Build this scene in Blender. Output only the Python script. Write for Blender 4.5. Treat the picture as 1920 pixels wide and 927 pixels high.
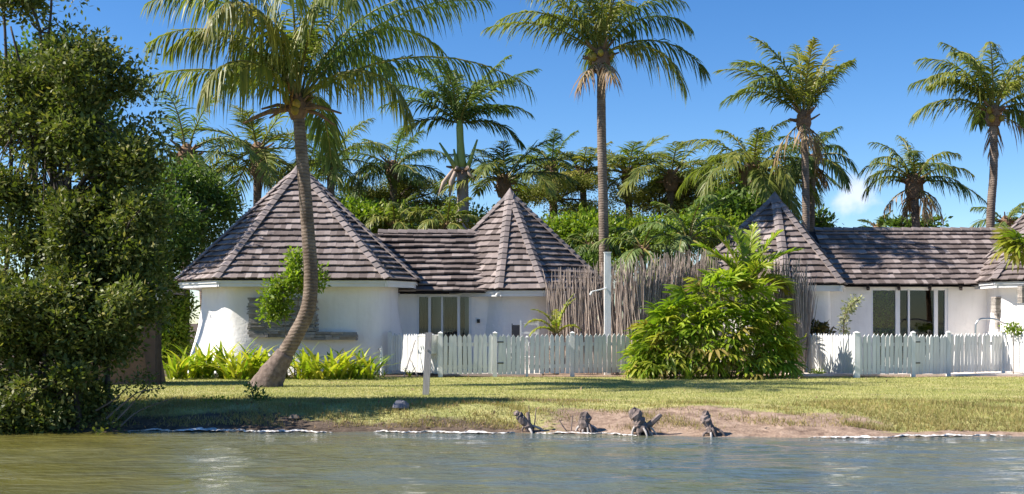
import bpy, math, random
import numpy as np
from mathutils import Vector, Matrix

for o in list(bpy.data.objects):
    bpy.data.objects.remove(o)
random.seed(7)
rng = np.random.default_rng(7)
sc = bpy.context.scene
COL = sc.collection
R = math.radians
U = random.uniform

# ------------------------------------------------------------------ camera
F, CZ, HY = 2250.0, 1.4, 605.0          # focal length in photo pixels, eye height, horizon row
cam = bpy.data.cameras.new('camera')
cam.sensor_width = 36
cam.lens = F / 1920 * 36
cam.shift_y = (HY - 463.5) / 1920
cam.clip_end = 3000
camo = bpy.data.objects.new('camera', cam)
COL.objects.link(camo)
camo.location = (0, 0, CZ)
camo.rotation_euler = (R(90), 0, 0)
sc.camera = camo

# ------------------------------------------------------------------ sky and sun
SUN_EL, SUN_AZ = 42.0, -96.0             # azimuth from +Y towards +X
w = bpy.data.worlds.new('World')
sc.world = w
w.use_nodes = True
nt = w.node_tree
bg = nt.nodes['Background']
sky = nt.nodes.new('ShaderNodeTexSky')
sky.sky_type = 'NISHITA'
sky.sun_disc = False
sky.sun_elevation = R(SUN_EL)
sky.sun_rotation = R(SUN_AZ)
sky.altitude = 1800
sky.air_density = 1.0
sky.dust_density = 0.3
sky.ozone_density = 2.5
tc = nt.nodes.new('ShaderNodeTexCoord')
cd = Vector(((1608 - 960) / F, 1, (HY - 372) / F)).normalized()
sub = nt.nodes.new('ShaderNodeVectorMath'); sub.operation = 'SUBTRACT'
nt.links.new(tc.outputs['Generated'], sub.inputs[0]); sub.inputs[1].default_value = cd
ln = nt.nodes.new('ShaderNodeVectorMath'); ln.operation = 'LENGTH'
nt.links.new(sub.outputs[0], ln.inputs[0])
nz = nt.nodes.new('ShaderNodeTexNoise'); nz.inputs['Scale'].default_value = 55; nz.inputs['Detail'].default_value = 6
nt.links.new(tc.outputs['Generated'], nz.inputs['Vector'])
ma = nt.nodes.new('ShaderNodeMath'); ma.operation = 'MULTIPLY_ADD'
nt.links.new(nz.outputs[0], ma.inputs[0]); ma.inputs[1].default_value = -0.045
nt.links.new(ln.outputs['Value'], ma.inputs[2])
mr = nt.nodes.new('ShaderNodeMapRange'); mr.interpolation_type = 'SMOOTHSTEP'
nt.links.new(ma.outputs[0], mr.inputs[0])
mr.inputs[1].default_value = 0.001; mr.inputs[2].default_value = -0.022
mr.inputs[3].default_value = 0.0; mr.inputs[4].default_value = 0.42
mx = nt.nodes.new('ShaderNodeMix'); mx.data_type = 'RGBA'
nt.links.new(mr.outputs[0], mx.inputs['Factor'])
nt.links.new(sky.outputs[0], mx.inputs['A']); mx.inputs['B'].default_value = (9.5, 8.3, 8.2, 1)
hs = nt.nodes.new('ShaderNodeHueSaturation'); hs.inputs['Saturation'].default_value = 1.3; hs.inputs['Hue'].default_value = 0.506
nt.links.new(sky.outputs[0], hs.inputs['Color']); nt.links.new(hs.outputs[0], mx.inputs['A'])
nt.links.new(mx.outputs['Result'], bg.inputs[0])
bg.inputs[1].default_value = 0.088

sun = bpy.data.lights.new('sun', 'SUN')
sun.energy = 5.0
sun.angle = R(0.5)
sun.color = (1.0, 0.93, 0.83)
suno = bpy.data.objects.new('sun', sun)
COL.objects.link(suno)
to_sun = Vector((math.sin(R(SUN_AZ)) * math.cos(R(SUN_EL)), math.cos(R(SUN_AZ)) * math.cos(R(SUN_EL)), math.sin(R(SUN_EL))))
suno.rotation_euler = to_sun.to_track_quat('Z', 'Y').to_euler()
suno.location = (-30, 10, 30)

vs = sc.view_settings
vs.view_transform = 'Standard'
vs.look = 'None'
vs.exposure = 0.98
vs.gamma = 1
vs.use_curve_mapping = False
sc.cycles.max_bounces = 6
sc.cycles.transparent_max_bounces = 12


# ------------------------------------------------------------------ helpers
def P(x, y, d):
    """point at photo pixel (x, y), d metres in front of the camera"""
    return Vector(((x - 960) / F * d, d, CZ + (HY - y) / F * d))


def XD(x, d):
    return (x - 960) / F * d


WORLD = {}


def tag(o, label=None, cat=None, group=None, kind=None):
    if label: o['label'] = label
    if cat: o['category'] = cat
    if group: o['group'] = group
    if kind: o['kind'] = kind
    return o


def link(o, parent=None, M=None):
    COL.objects.link(o)
    if M is not None:
        o.matrix_basis = M
    if parent is not None:
        o.parent = parent
        o.matrix_parent_inverse = WORLD[parent.name].inverted()
    WORLD[o.name] = M.copy() if M is not None else Matrix.Identity(4)
    return o


def empty(name, loc, label=None, cat=None, group=None):
    o = bpy.data.objects.new(name, None)
    o.empty_display_size = 0.2
    link(o, None, Matrix.Translation(Vector(loc)))
    return tag(o, label, cat, group)


def mesh(name, v, f, mat=None, smooth=False, tint=None):
    me = bpy.data.meshes.new(name)
    if isinstance(v, np.ndarray):
        v = v.tolist()
    me.from_pydata(v, [], f if isinstance(f, list) else f.tolist())
    if mat: me.materials.append(mat)
    if smooth: me.polygons.foreach_set('use_smooth', [True] * len(me.polygons))
    if tint is not None:
        a = me.attributes.new('tint', 'FLOAT', 'FACE')
        a.data.foreach_set('value', np.asarray(tint, dtype=np.float32))
    return me


def fastmesh(name, v, f, mat, tint=None, smooth=False):
    """bulk mesh from arrays; f is (n,3) or (n,4)"""
    me = bpy.data.meshes.new(name)
    v = np.ascontiguousarray(v, dtype=np.float32); f = np.ascontiguousarray(f, dtype=np.int32)
    k = f.shape[1]
    me.vertices.add(len(v)); me.vertices.foreach_set('co', v.ravel())
    me.loops.add(f.size); me.loops.foreach_set('vertex_index', f.ravel())
    me.polygons.add(len(f)); me.polygons.foreach_set('loop_start', np.arange(0, f.size, k, dtype=np.int32))
    me.polygons.foreach_set('use_smooth', np.full(len(f), bool(smooth)))
    me.update(calc_edges=True)
    me.materials.append(mat)
    if tint is not None:
        a = me.attributes.new('tint', 'FLOAT', 'FACE'); a.data.foreach_set('value', np.asarray(tint, dtype=np.float32))
    return me


def obj(name, me, parent=None, M=None):
    return link(bpy.data.objects.new(name, me), parent, M)


class MB:
    """collects shapes into one mesh"""
    def __init__(s):
        s.v = []; s.f = []; s.t = []

    def add(s, v, f, t=0.0):
        b = len(s.v)
        s.v += [tuple(p) for p in v]
        s.f += [tuple(i + b for i in q) for q in f]
        s.t += [t] * len(f)

    def box(s, c, d, M=None, rz=0, t=0.0):
        x, y, z = d[0] / 2, d[1] / 2, d[2] / 2
        v = [Vector(p) for p in ((-x, -y, -z), (x, -y, -z), (x, y, -z), (-x, y, -z), (-x, -y, z), (x, -y, z), (x, y, z), (-x, y, z))]
        if M is not None: v = [M @ p for p in v]
        if rz: v = [Matrix.Rotation(rz, 3, 'Z') @ p for p in v]
        c = Vector(c)
        s.add([p + c for p in v], [(0, 3, 2, 1), (4, 5, 6, 7), (0, 1, 5, 4), (1, 2, 6, 5), (2, 3, 7, 6), (3, 0, 4, 7)], t)

    def beam(s, a, b, wd, ht, t=0.0):
        a = Vector(a); b = Vector(b); d = b - a
        q = d.to_track_quat('X', 'Z').to_matrix()
        s.box((a + b) / 2, (d.length, wd, ht), M=q, t=t)

    def tube(s, pts, rad, sides=8, cap=True, t=0.0):
        v, f = tube(pts, rad, sides, cap)
        s.add(v, f, t)

    def build(s, name, mat, parent=None, smooth=False, tint=False):
        return obj(name, mesh(name, s.v, s.f, mat, smooth, s.t if tint else None), parent)


def tube(pts, rad, sides=8, cap=True):
    pts = [Vector(p) for p in pts]
    n = len(pts)
    if not hasattr(rad, '__len__'): rad = [rad] * n
    v, f = [], []
    prev = None
    for i, p in enumerate(pts):
        t = (pts[min(i + 1, n - 1)] - pts[max(i - 1, 0)])
        if t.length < 1e-9: t = Vector((0, 0, 1))
        t.normalize()
        if prev is None:
            a = t.orthogonal().normalized()
        else:
            a = (prev - t * prev.dot(t))
            a = a.normalized() if a.length > 1e-6 else t.orthogonal().normalized()
        prev = a
        b = t.cross(a)
        for k in range(sides):
            an = 2 * math.pi * k / sides
            v.append(p + (a * math.cos(an) + b * math.sin(an)) * rad[i])
    for i in range(n - 1):
        for k in range(sides):
            k2 = (k + 1) % sides
            f.append((i * sides + k, i * sides + k2, (i + 1) * sides + k2, (i + 1) * sides + k))
    if cap:
        f.append(tuple(range(sides - 1, -1, -1)))
        f.append(tuple((n - 1) * sides + k for k in range(sides)))
    return v, f


def spline(pts, n):
    """Catmull-Rom through pts"""
    pts = [Vector(p) for p in pts]
    q = [pts[0] * 2 - pts[1]] + pts + [pts[-1] * 2 - pts[-2]]
    out = []
    m = len(pts) - 1
    for i in range(n):
        u = i / (n - 1) * m
        k = min(int(u), m - 1); t = u - k
        a, b, c, d = q[k], q[k + 1], q[k + 2], q[k + 3]
        out.append(0.5 * ((2 * b) + (c - a) * t + (2 * a - 5 * b + 4 * c - d) * t * t + (3 * b - a - 3 * c + d) * t ** 3))
    return out


def vnoise(x, y, z=0.0, s=1.0):
    """cheap smooth pseudo-noise in about [-1, 1]"""
    return (np.sin(x * 1.3 * s + 1.7 * np.sin(y * 0.9 * s + z)) + np.sin(y * 1.7 * s + 2.1 * np.sin(x * 0.7 * s + 1.3 * z)) + np.sin((x + y) * 2.3 * s + z * 1.9)) / 3


# ------------------------------------------------------------------ materials
def base_mat(name):
    m = bpy.data.materials.new(name); m.use_nodes = True
    return m, m.node_tree, m.node_tree.nodes['Principled BSDF']


def rnd_value(nt):
    at = nt.nodes.new('ShaderNodeAttribute'); at.attribute_name = 'tint'
    oi = nt.nodes.new('ShaderNodeObjectInfo')
    ad = nt.nodes.new('ShaderNodeMath'); ad.operation = 'ADD'
    nt.links.new(at.outputs['Fac'], ad.inputs[0]); nt.links.new(oi.outputs['Random'], ad.inputs[1])
    fr = nt.nodes.new('ShaderNodeMath'); fr.operation = 'FRACT'
    nt.links.new(ad.outputs[0], fr.inputs[0])
    return fr.outputs[0]


def ramp(nt, fac, cols):
    r = nt.nodes.new('ShaderNodeValToRGB')
    e = r.color_ramp.elements
    while len(e) < len(cols): e.new(0.5)
    for i, c in enumerate(cols):
        e[i].position = c[0] if len(c) == 4 else i / (len(cols) - 1)
        e[i].color = (*c[-3:], 1)
    nt.links.new(fac, r.inputs[0])
    return r.outputs[0]


def noise(nt, scale, detail=4, stretch=None, rough=0.55):
    t = nt.nodes.new('ShaderNodeTexCoord')
    n = nt.nodes.new('ShaderNodeTexNoise')
    n.inputs['Scale'].default_value = scale; n.inputs['Detail'].default_value = detail; n.inputs['Roughness'].default_value = rough
    if stretch:
        mp = nt.nodes.new('ShaderNodeMapping'); mp.inputs['Scale'].default_value = stretch
        nt.links.new(t.outputs['Object'], mp.inputs[0]); nt.links.new(mp.outputs[0], n.inputs['Vector'])
    else:
        nt.links.new(t.outputs['Object'], n.inputs['Vector'])
    return n.outputs[0]


def mixc(nt, fac, a, b, mode='MIX'):
    m = nt.nodes.new('ShaderNodeMix'); m.data_type = 'RGBA'; m.blend_type = mode
    for s, i in ((fac, 'Factor'), (a, 'A'), (b, 'B')):
        if isinstance(s, (int, float)): m.inputs[i].default_value = s
        elif isinstance(s, tuple): m.inputs[i].default_value = (*s, 1)
        else: nt.links.new(s, m.inputs[i])
    return m.outputs['Result']


def bump(nt, bs, h, strength=0.3, dist=0.02):
    b = nt.nodes.new('ShaderNodeBump'); b.inputs['Strength'].default_value = strength; b.inputs['Distance'].default_value = dist
    nt.links.new(h, b.inputs['Height']); nt.links.new(b.outputs[0], bs.inputs['Normal'])


def solid(name, c1, c2=None, scale=4, rough=0.7, stretch=None, bumpy=0.0, detail=5, rnd=False, spec=0.3, metal=0.0, contrast=0.25):
    m, nt, bs = base_mat(name)
    n = noise(nt, scale, detail, stretch)
    c2 = c2 or tuple(x * 0.8 for x in c1)
    cr = ramp(nt, n, [(0.5 - contrast, *c1), (0.5 + contrast, *c2)])
    if rnd:
        v = ramp(nt, rnd_value(nt), [(0.72, 0.72, 0.72), (1.25, 1.22, 1.2)])
        cr = mixc(nt, 1.0, cr, v, 'MULTIPLY')
    nt.links.new(cr, bs.inputs['Base Color'])
    bs.inputs['Roughness'].default_value = rough
    bs.inputs['Specular IOR Level'].default_value = spec
    bs.inputs['Metallic'].default_value = metal
    if bumpy: bump(nt, bs, n, bumpy)
    return m


def leafmat(name, cols, trans=0.35, rough=0.45, spec=0.35, tcol=(1.1, 1.25, 0.5)):
    m, nt, bs = base_mat(name)
    c = ramp(nt, rnd_value(nt), cols)
    n = noise(nt, 0.9, 3)
    c = mixc(nt, 1.0, c, ramp(nt, n, [(0.3, 0.8, 0.8, 0.8), (0.7, 1.2, 1.2, 1.15)]), 'MULTIPLY')
    nt.links.new(c, bs.inputs['Base Color'])
    bs.inputs['Roughness'].default_value = rough
    bs.inputs['Specular IOR Level'].default_value = spec
    tr = nt.nodes.new('ShaderNodeBsdfTranslucent')
    nt.links.new(mixc(nt, 1.0, c, tcol, 'MULTIPLY'), tr.inputs[0])
    mx = nt.nodes.new('ShaderNodeMixShader'); mx.inputs[0].default_value = trans
    nt.links.new(bs.outputs[0], mx.inputs[1]); nt.links.new(tr.outputs[0], mx.inputs[2])
    nt.links.new(mx.outputs[0], nt.nodes['Material Output'].inputs[0])
    return m


def shingle_mat(name='weathered_shingle'):
    m, nt, bs = base_mat(name)
    g = noise(nt, 9, 6, (14, 0.8, 14), 0.65)       # grain runs up the slope in shingle space
    g2 = noise(nt, 1.1, 3)
    c = ramp(nt, rnd_value(nt), [(0.0, .12, .098, .092), (0.4, .19, .16, .152), (0.8, .27, .232, .222), (1.0, .38, .335, .32)])
    c = mixc(nt, 1.0, c, ramp(nt, g, [(0.3, 0.65, 0.63, 0.62), (0.7, 1.2, 1.18, 1.16)]), 'MULTIPLY')
    c = mixc(nt, 1.0, c, ramp(nt, g2, [(0.3, 0.75, 0.72, 0.72), (0.7, 1.15, 1.12, 1.1)]), 'MULTIPLY')
    nt.links.new(c, bs.inputs['Base Color'])
    bs.inputs['Roughness'].default_value = 0.75
    bs.inputs['Specular IOR Level'].default_value = 0.35
    bump(nt, bs, g, 0.5, 0.01)
    return m


def splash(nt, c, top, col):
    """soil splashed up from the ground: noisy, densest at the foot"""
    g = nt.nodes.new('ShaderNodeNewGeometry'); sx = nt.nodes.new('ShaderNodeSeparateXYZ'); nt.links.new(g.outputs['Position'], sx.inputs[0])
    mr = nt.nodes.new('ShaderNodeMapRange'); mr.inputs[1].default_value = 0; mr.inputs[2].default_value = top; mr.inputs[3].default_value = .62; mr.inputs[4].default_value = 0
    nt.links.new(sx.outputs[2], mr.inputs[0])
    n = noise(nt, 4.5, 5, None, .65)
    m = nt.nodes.new('ShaderNodeMath'); m.operation = 'MULTIPLY_ADD'; nt.links.new(n, m.inputs[0]); m.inputs[1].default_value = 1.5; m.inputs[2].default_value = -.45
    m2 = nt.nodes.new('ShaderNodeMath'); m2.operation = 'MULTIPLY'; m2.use_clamp = True; nt.links.new(m.outputs[0], m2.inputs[0]); nt.links.new(mr.outputs[0], m2.inputs[1])
    return mixc(nt, m2.outputs[0], c, col)


def wall_mat(name):
    m, nt, bs = base_mat(name)
    n1 = noise(nt, 0.8, 4)
    n2 = noise(nt, 1.7, 6, (2.6, 2.6, 0.35), 0.7)  # rain streaks
    c = ramp(nt, n1, [(0.3, .80, .77, .73), (0.7, .88, .86, .83)])
    c = mixc(nt, ramp(nt, n2, [(0.5, 0, 0, 0), (0.85, .32, .32, .32)]), c, (.56, .54, .50))
    c = splash(nt, c, .7, (.42, .38, .31))
    nt.links.new(c, bs.inputs['Base Color'])
    bs.inputs['Roughness'].default_value = 0.85
    bs.inputs['Specular IOR Level'].default_value = 0.2
    bump(nt, bs, noise(nt, 5, 5), 0.5, 0.04)
    return m


def glass_mat():
    m, nt, bs = base_mat('window_glass')
    tr = nt.nodes.new('ShaderNodeBsdfTransparent'); tr.inputs[0].default_value = (.8, .84, .82, 1)
    gl = nt.nodes.new('ShaderNodeBsdfGlossy'); gl.inputs['Roughness'].default_value = 0.02
    fr = nt.nodes.new('ShaderNodeFresnel'); fr.inputs[0].default_value = 1.45
    mx = nt.nodes.new('ShaderNodeMixShader')
    nt.links.new(fr.outputs[0], mx.inputs[0]); nt.links.new(tr.outputs[0], mx.inputs[1]); nt.links.new(gl.outputs[0], mx.inputs[2])
    nt.links.new(mx.outputs[0], nt.nodes['Material Output'].inputs[0])
    return m


def ground_mat():
    m, nt, bs = base_mat('lawn_and_soil')
    at = nt.nodes.new('ShaderNodeAttribute'); at.attribute_name = 'soil'
    n1 = noise(nt, 0.55, 5); n2 = noise(nt, 6, 5); n3 = noise(nt, 30, 4)
    g = ramp(nt, n1, [(0.3, .26, .285, .10), (0.5, .37, .36, .15), (0.72, .47, .42, .21)])
    g = mixc(nt, 1.0, g, ramp(nt, n2, [(0.3, .75, .78, .7), (0.7, 1.2, 1.15, 1.1)]), 'MULTIPLY')
    d = ramp(nt, n2, [(0.25, .15, .10, .075), (0.5, .32, .228, .168), (0.75, .43, .32, .245)])
    a2 = nt.nodes.new('ShaderNodeAttribute'); a2.attribute_name = 'humus_shade'  # dark litter soil at left, with the mangrove shade put into its colour
    d = mixc(nt, a2.outputs['Fac'], d, ramp(nt, n2, [(0.3, .06, .045, .035), (0.7, .16, .12, .09)]))
    d = mixc(nt, 1.0, d, ramp(nt, n3, [(0.3, .65, .65, .65), (0.65, 1.15, 1.15, 1.15)]), 'MULTIPLY')
    ad = nt.nodes.new('ShaderNodeMath'); ad.operation = 'MULTIPLY_ADD'
    nt.links.new(n2, ad.inputs[0]); ad.inputs[1].default_value = 0.9; nt.links.new(at.outputs['Fac'], ad.inputs[2])
    k = ramp(nt, ad.outputs[0], [(0.72, 0, 0, 0), (0.98, 1, 1, 1)])
    nt.links.new(mixc(nt, k, g, d), bs.inputs['Base Color'])
    bs.inputs['Roughness'].default_value = 0.95
    bs.inputs['Specular IOR Level'].default_value = 0.1
    bump(nt, bs, n3, 0.6, 0.03)
    return m


def water_mat():
    m, nt, bs = base_mat('lagoon_water')
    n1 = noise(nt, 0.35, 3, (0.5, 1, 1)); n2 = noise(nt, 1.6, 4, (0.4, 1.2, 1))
    tree_tint = ramp(nt, n2, [(0.35, .125, .115, .026), (0.65, .155, .14, .042)])     # olive water at left, tree reflection put into its colour
    sky_tint = ramp(nt, n2, [(0.38, .125, .138, .086), (0.6, .086, .126, .148)])   # grey-blue at right, sky reflection put into the body colour
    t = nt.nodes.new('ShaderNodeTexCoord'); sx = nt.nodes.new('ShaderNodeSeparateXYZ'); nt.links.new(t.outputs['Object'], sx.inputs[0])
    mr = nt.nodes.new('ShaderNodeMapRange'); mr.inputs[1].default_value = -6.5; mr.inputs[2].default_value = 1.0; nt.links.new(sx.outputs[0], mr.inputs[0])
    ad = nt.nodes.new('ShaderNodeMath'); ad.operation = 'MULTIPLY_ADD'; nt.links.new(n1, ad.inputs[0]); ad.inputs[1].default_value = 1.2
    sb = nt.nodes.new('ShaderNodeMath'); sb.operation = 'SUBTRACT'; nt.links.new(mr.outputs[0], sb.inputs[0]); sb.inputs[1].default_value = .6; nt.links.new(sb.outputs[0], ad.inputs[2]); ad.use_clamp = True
    c = mixc(nt, ad.outputs[0], tree_tint, sky_tint)
    nt.links.new(c, bs.inputs['Base Color'])
    bs.inputs['Roughness'].default_value = 0.06
    bs.inputs['IOR'].default_value = 1.6
    a = noise(nt, 7, 4, (0.6, 1.5, 1), 0.55); b = noise(nt, 3.2, 2, (0.6, 1.3, 1), 0.5)
    mm = nt.nodes.new('ShaderNodeMath'); mm.operation = 'MULTIPLY_ADD'
    nt.links.new(b, mm.inputs[0]); mm.inputs[1].default_value = 1.6; nt.links.new(a, mm.inputs[2])
    bump(nt, bs, mm.outputs[0], 1.0, 0.035)
    return m


M_SH = shingle_mat()
M_CAP = solid('weathered_cap_wood', (.30, .26, .25), (.13, .105, .10), 5, 0.75, rnd=True, bumpy=0.3)
M_UNDER = solid('dark_roof_felt', (.035, .028, .028), rough=0.9)
M_WALL = wall_mat('white_stucco')
M_TRIM = solid('white_painted_timber', (.80, .81, .82), (.68, .69, .70), 3, 0.5, contrast=0.3, rnd=True)
def picket_mat():
    m, nt, bs = base_mat('white_picket_paint')
    n = noise(nt, 2.2, 5, (6, 6, 1)); c = ramp(nt, n, [(.3, .84, .84, .83), (.7, .64, .64, .62)])
    c = mixc(nt, 1.0, c, ramp(nt, rnd_value(nt), [(.86, .86, .85), (1.04, 1.04, 1.04)]), 'MULTIPLY')
    c = splash(nt, c, .45, (.36, .34, .26))
    nt.links.new(c, bs.inputs['Base Color']); bs.inputs['Roughness'].default_value = .55; bs.inputs['Specular IOR Level'].default_value = .3
    return m


M_PICKET = picket_mat()
M_DARKWOOD = solid('dark_timber', (.06, .045, .04), (.03, .022, .02), 6, 0.7)
M_SLATE = solid('grey_slate', (.36, .33, .295), (.19, .175, .16), 8, 0.8, rnd=True, bumpy=0.4)
M_FRAME = solid('white_window_frame', (.78, .78, .78), (.7, .7, .7), 2, 0.4)
M_GLASS = glass_mat()
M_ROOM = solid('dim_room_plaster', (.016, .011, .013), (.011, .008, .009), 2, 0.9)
M_CURTAIN = solid('brown_drape', (.15, .098, .06), (.06, .038, .025), 5, 0.9, (8, 8, .6))
M_PINK = solid('brown_rendered_wall', (.20, .12, .085), (.13, .08, .06), 1.5, 0.9, bumpy=.2)
M_STICK = solid('sun_bleached_sticks', (.50, .42, .365), (.26, .21, .18), 5, 0.85, (8, 8, 1), rnd=True)
M_GREYWOOD = solid('grey_weathered_wood', (.46, .43, .41), (.27, .245, .23), 5, 0.8, (8, 8, .7), bumpy=.3)
M_STUMP = solid('rotten_stump_wood', (.30, .235, .21), (.06, .045, .04), 11, 0.9, bumpy=.6)
M_ROCK = solid('shore_rock', (.24, .19, .15), (.10, .085, .07), 6, 0.85, bumpy=.5)
M_LINER = solid('white_wet_liner', (.74, .73, .72), (.40, .37, .33), 14, 0.6, bumpy=.5, contrast=.12)
M_METAL = solid('brushed_steel', (.55, .55, .56), (.45, .45, .46), 4, 0.3, metal=0.9)
M_IRON = solid('black_iron', (.02, .02, .02), (.03, .028, .025), 6, 0.5)
def ring_bark():
    m, nt, bs = base_mat('palm_bark')
    t = nt.nodes.new('ShaderNodeTexCoord')
    wv = nt.nodes.new('ShaderNodeTexWave'); wv.bands_direction = 'Z'; wv.inputs['Scale'].default_value = 4.2; wv.inputs['Distortion'].default_value = 4.0; wv.inputs['Detail'].default_value = 3; wv.inputs['Detail Scale'].default_value = 2.5
    nt.links.new(t.outputs['Object'], wv.inputs['Vector'])
    n = noise(nt, 5, 5); n2 = noise(nt, 1.3, 3)
    c = ramp(nt, wv.outputs['Fac'], [(0.0, .155, .12, .098), (0.3, .20, .158, .13), (1.0, .23, .185, .152)])
    c = mixc(nt, 1.0, c, ramp(nt, n, [(0.3, .6, .57, .54), (0.7, 1.2, 1.2, 1.18)]), 'MULTIPLY')
    c = mixc(nt, 1.0, c, ramp(nt, n2, [(0.3, .75, .72, .7), (0.7, 1.15, 1.15, 1.15)]), 'MULTIPLY')
    nt.links.new(c, bs.inputs['Base Color']); bs.inputs['Roughness'].default_value = .9; bs.inputs['Specular IOR Level'].default_value = .15
    bump(nt, bs, wv.outputs['Fac'], .35, .02)
    return m


M_BARK = ring_bark()
M_BARKBASE = solid('palm_foot_bark', (.25, .19, .16), (.09, .065, .055), 11, 0.95, bumpy=.9)
M_BARK2 = solid('tree_bark', (.12, .095, .075), (.06, .045, .035), 6, 0.9, bumpy=.5)
M_TWIG = solid('grey_twig', (.24, .19, .16), (.14, .11, .09), 6, 0.9)
M_FIBRE = solid('palm_fibre', (.27, .17, .105), (.11, .065, .045), 8, 0.95, bumpy=.6)
M_DEAD = leafmat('dead_frond', [(.27, .18, .10), (.38, .27, .17), (.20, .13, .08)], 0.2, .7, .15, (1, .9, .6))
M_CROWNSHAFT = solid('green_crownshaft', (.22, .29, .06), (.30, .33, .10), 2, 0.4)
M_BOOT = solid('pale_dry_boot', (.50, .40, .33), (.33, .24, .19), 4, 0.8)
M_NUT = solid('unripe_coconut', (.34, .20, .03), (.22, .22, .03), 5, 0.45, rnd=True)
M_PALM = leafmat('palm_leaf', [(.10, .14, .03), (.15, .19, .042), (.215, .24, .05), (.28, .27, .06)], .4)
M_PALMD = leafmat('palm_leaf_deep', [(.085, .135, .04), (.13, .185, .052), (.18, .22, .055)], .4)
M_PALMY = leafmat('palm_leaf_yellowing', [(.15, .18, .034), (.24, .235, .045), (.33, .27, .06)], .42)
M_ROYAL = leafmat('royal_palm_leaf', [(.09, .15, .045), (.15, .215, .06), (.23, .27, .09)], .38)
M_BRIGHT = leafmat('areca_leaf', [(0.156, 0.228, 0.024), (0.264, 0.300, 0.036), (0.384, 0.360, 0.048)], .45)
M_RACHIS = solid('palm_rachis', (.23, .20, .05), (.16, .15, .04), 3, 0.5)
M_MANG = leafmat('mangrove_leaf', [(0, .075, .10, .02), (.6, .125, .15, .034), (.88, .19, .20, .05), (1, .32, .27, .09)], .32, .5, .3)
M_DENSE = leafmat('broad_tree_leaf', [(.065, .12, .022), (.11, .175, .034), (.17, .23, .05)], .35, .45, .35)
M_ACACIA = leafmat('acacia_leaf', [(.14, .165, .04), (.20, .215, .05), (.28, .26, .07)], .35, .6, .2, (1.05, 1.2, .6))
M_LILY = leafmat('strap_leaf', [(0.162, 0.257, 0.020), (0.284, 0.365, 0.027), (0.446, 0.472, 0.047), (0.567, 0.486, 0.081)], .42, .35, .4)
M_FAN = leafmat('lady_palm_leaf', [(.15, .24, .022), (.23, .33, .03), (.33, .40, .04), (.44, .44, .06)], .42, .38, .4)
M_FANY = leafmat('lady_palm_leaf_dry', [(.30, .24, .06), (.40, .30, .10), (.26, .24, .04)], .35, .5, .3)
M_SAPL = leafmat('sapling_leaf', [(0.117, 0.195, 0.019), (0.195, 0.286, 0.029), (0.312, 0.351, 0.039)], .42)
M_PURPLE = leafmat('purple_leaf', [(.05, .015, .03), (.08, .02, .04), (.04, .02, .03)], .2, tcol=(1, .5, .7))
M_REDLEAF = leafmat('reddish_leaf', [(.12, .07, .03), (.16, .12, .03), (.10, .12, .03)], .3)
M_PALE = leafmat('pale_leaf', [(.33, .34, .20), (.45, .44, .28), (.24, .27, .12)], .3)
M_BANANA = leafmat('banana_leaf', [(.16, .22, .06), (.28, .33, .14), (.36, .38, .2)], .35)
M_GRASS = leafmat('grass_blade', [(.24, .285, .08), (.39, .385, .14), (.54, .48, .22)], .3, .7, .1, (1, 1.05, .6))
M_DRYGRASS = leafmat('dry_grass_blade', [(.28, .24, .09), (.40, .31, .15), (.20, .22, .06)], .3, .7, .1, (1, 1, .6))

# ------------------------------------------------------------------ ground and water
WZ = -0.33


def shore(x):
    x = np.asarray(x, dtype=float)
    return 18.75 + 0.35 * np.clip(-x / 6, -1.2, 1) - 0.5 * np.exp(-((x - 4.2) / 2.2) ** 2) + 0.07 * np.sin(x * 2.1) + 0.05 * np.sin(x * 5.3 + 1)


def gz(x, y):
    x = np.asarray(x, dtype=float); y = np.asarray(y, dtype=float)
    s = y - shore(x)
    wid = 1.7 + .5 / (1 + np.exp(-(x - 0.2) * 1.5)) + 1.0 / (1 + np.exp(-(x - 5.6) * 1.5))
    t = np.clip(s / wid, 0, 1)
    up = 1 - (1 - t) ** 2.0
    up = 0.5 * up + 0.5 * t * t * (3 - 2 * t)
    z = np.where(s > 0, WZ - WZ * up, np.maximum(WZ + 0.4 * s, -1.6))
    rough = np.where((s > -0.3) & (s < wid + .3), 1.0, 0.25)
    return z + 0.028 * rough * vnoise(x * 1.6, y * 2.1) * np.clip(s * 3, 0, 1) + 0.012 * rough * np.clip(s * 3, 0, 1) * vnoise(x * 6, y * 7)


def gzf(x, y):
    return float(gz(x, y))


xs = np.concatenate([[-900, -400, -200, -100, -60, -40, -28, -20, -16], np.arange(-13.5, 15.6, 0.11), [17, 20, 26, 36, 55, 90, 180, 400, 900]])
ys = np.concatenate([[-200, -80, -30, 0, 10, 14, 16.5], np.arange(17.8, 33, 0.11), [34, 36, 38, 41, 45, 52, 62, 80, 120, 200, 400, 900, 1500]])
GX, GY = np.meshgrid(xs, ys)
GZ = gz(GX, GY)
nx, ny = len(xs), len(ys)
ii = (np.arange(ny - 1)[:, None] * nx + np.arange(nx - 1)[None]).ravel()
gme = fastmesh('ground', np.stack([GX.ravel(), GY.ravel(), GZ.ravel()], 1), np.stack([ii, ii + 1, ii + nx + 1, ii + nx], 1), ground_mat(), smooth=True)


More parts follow.
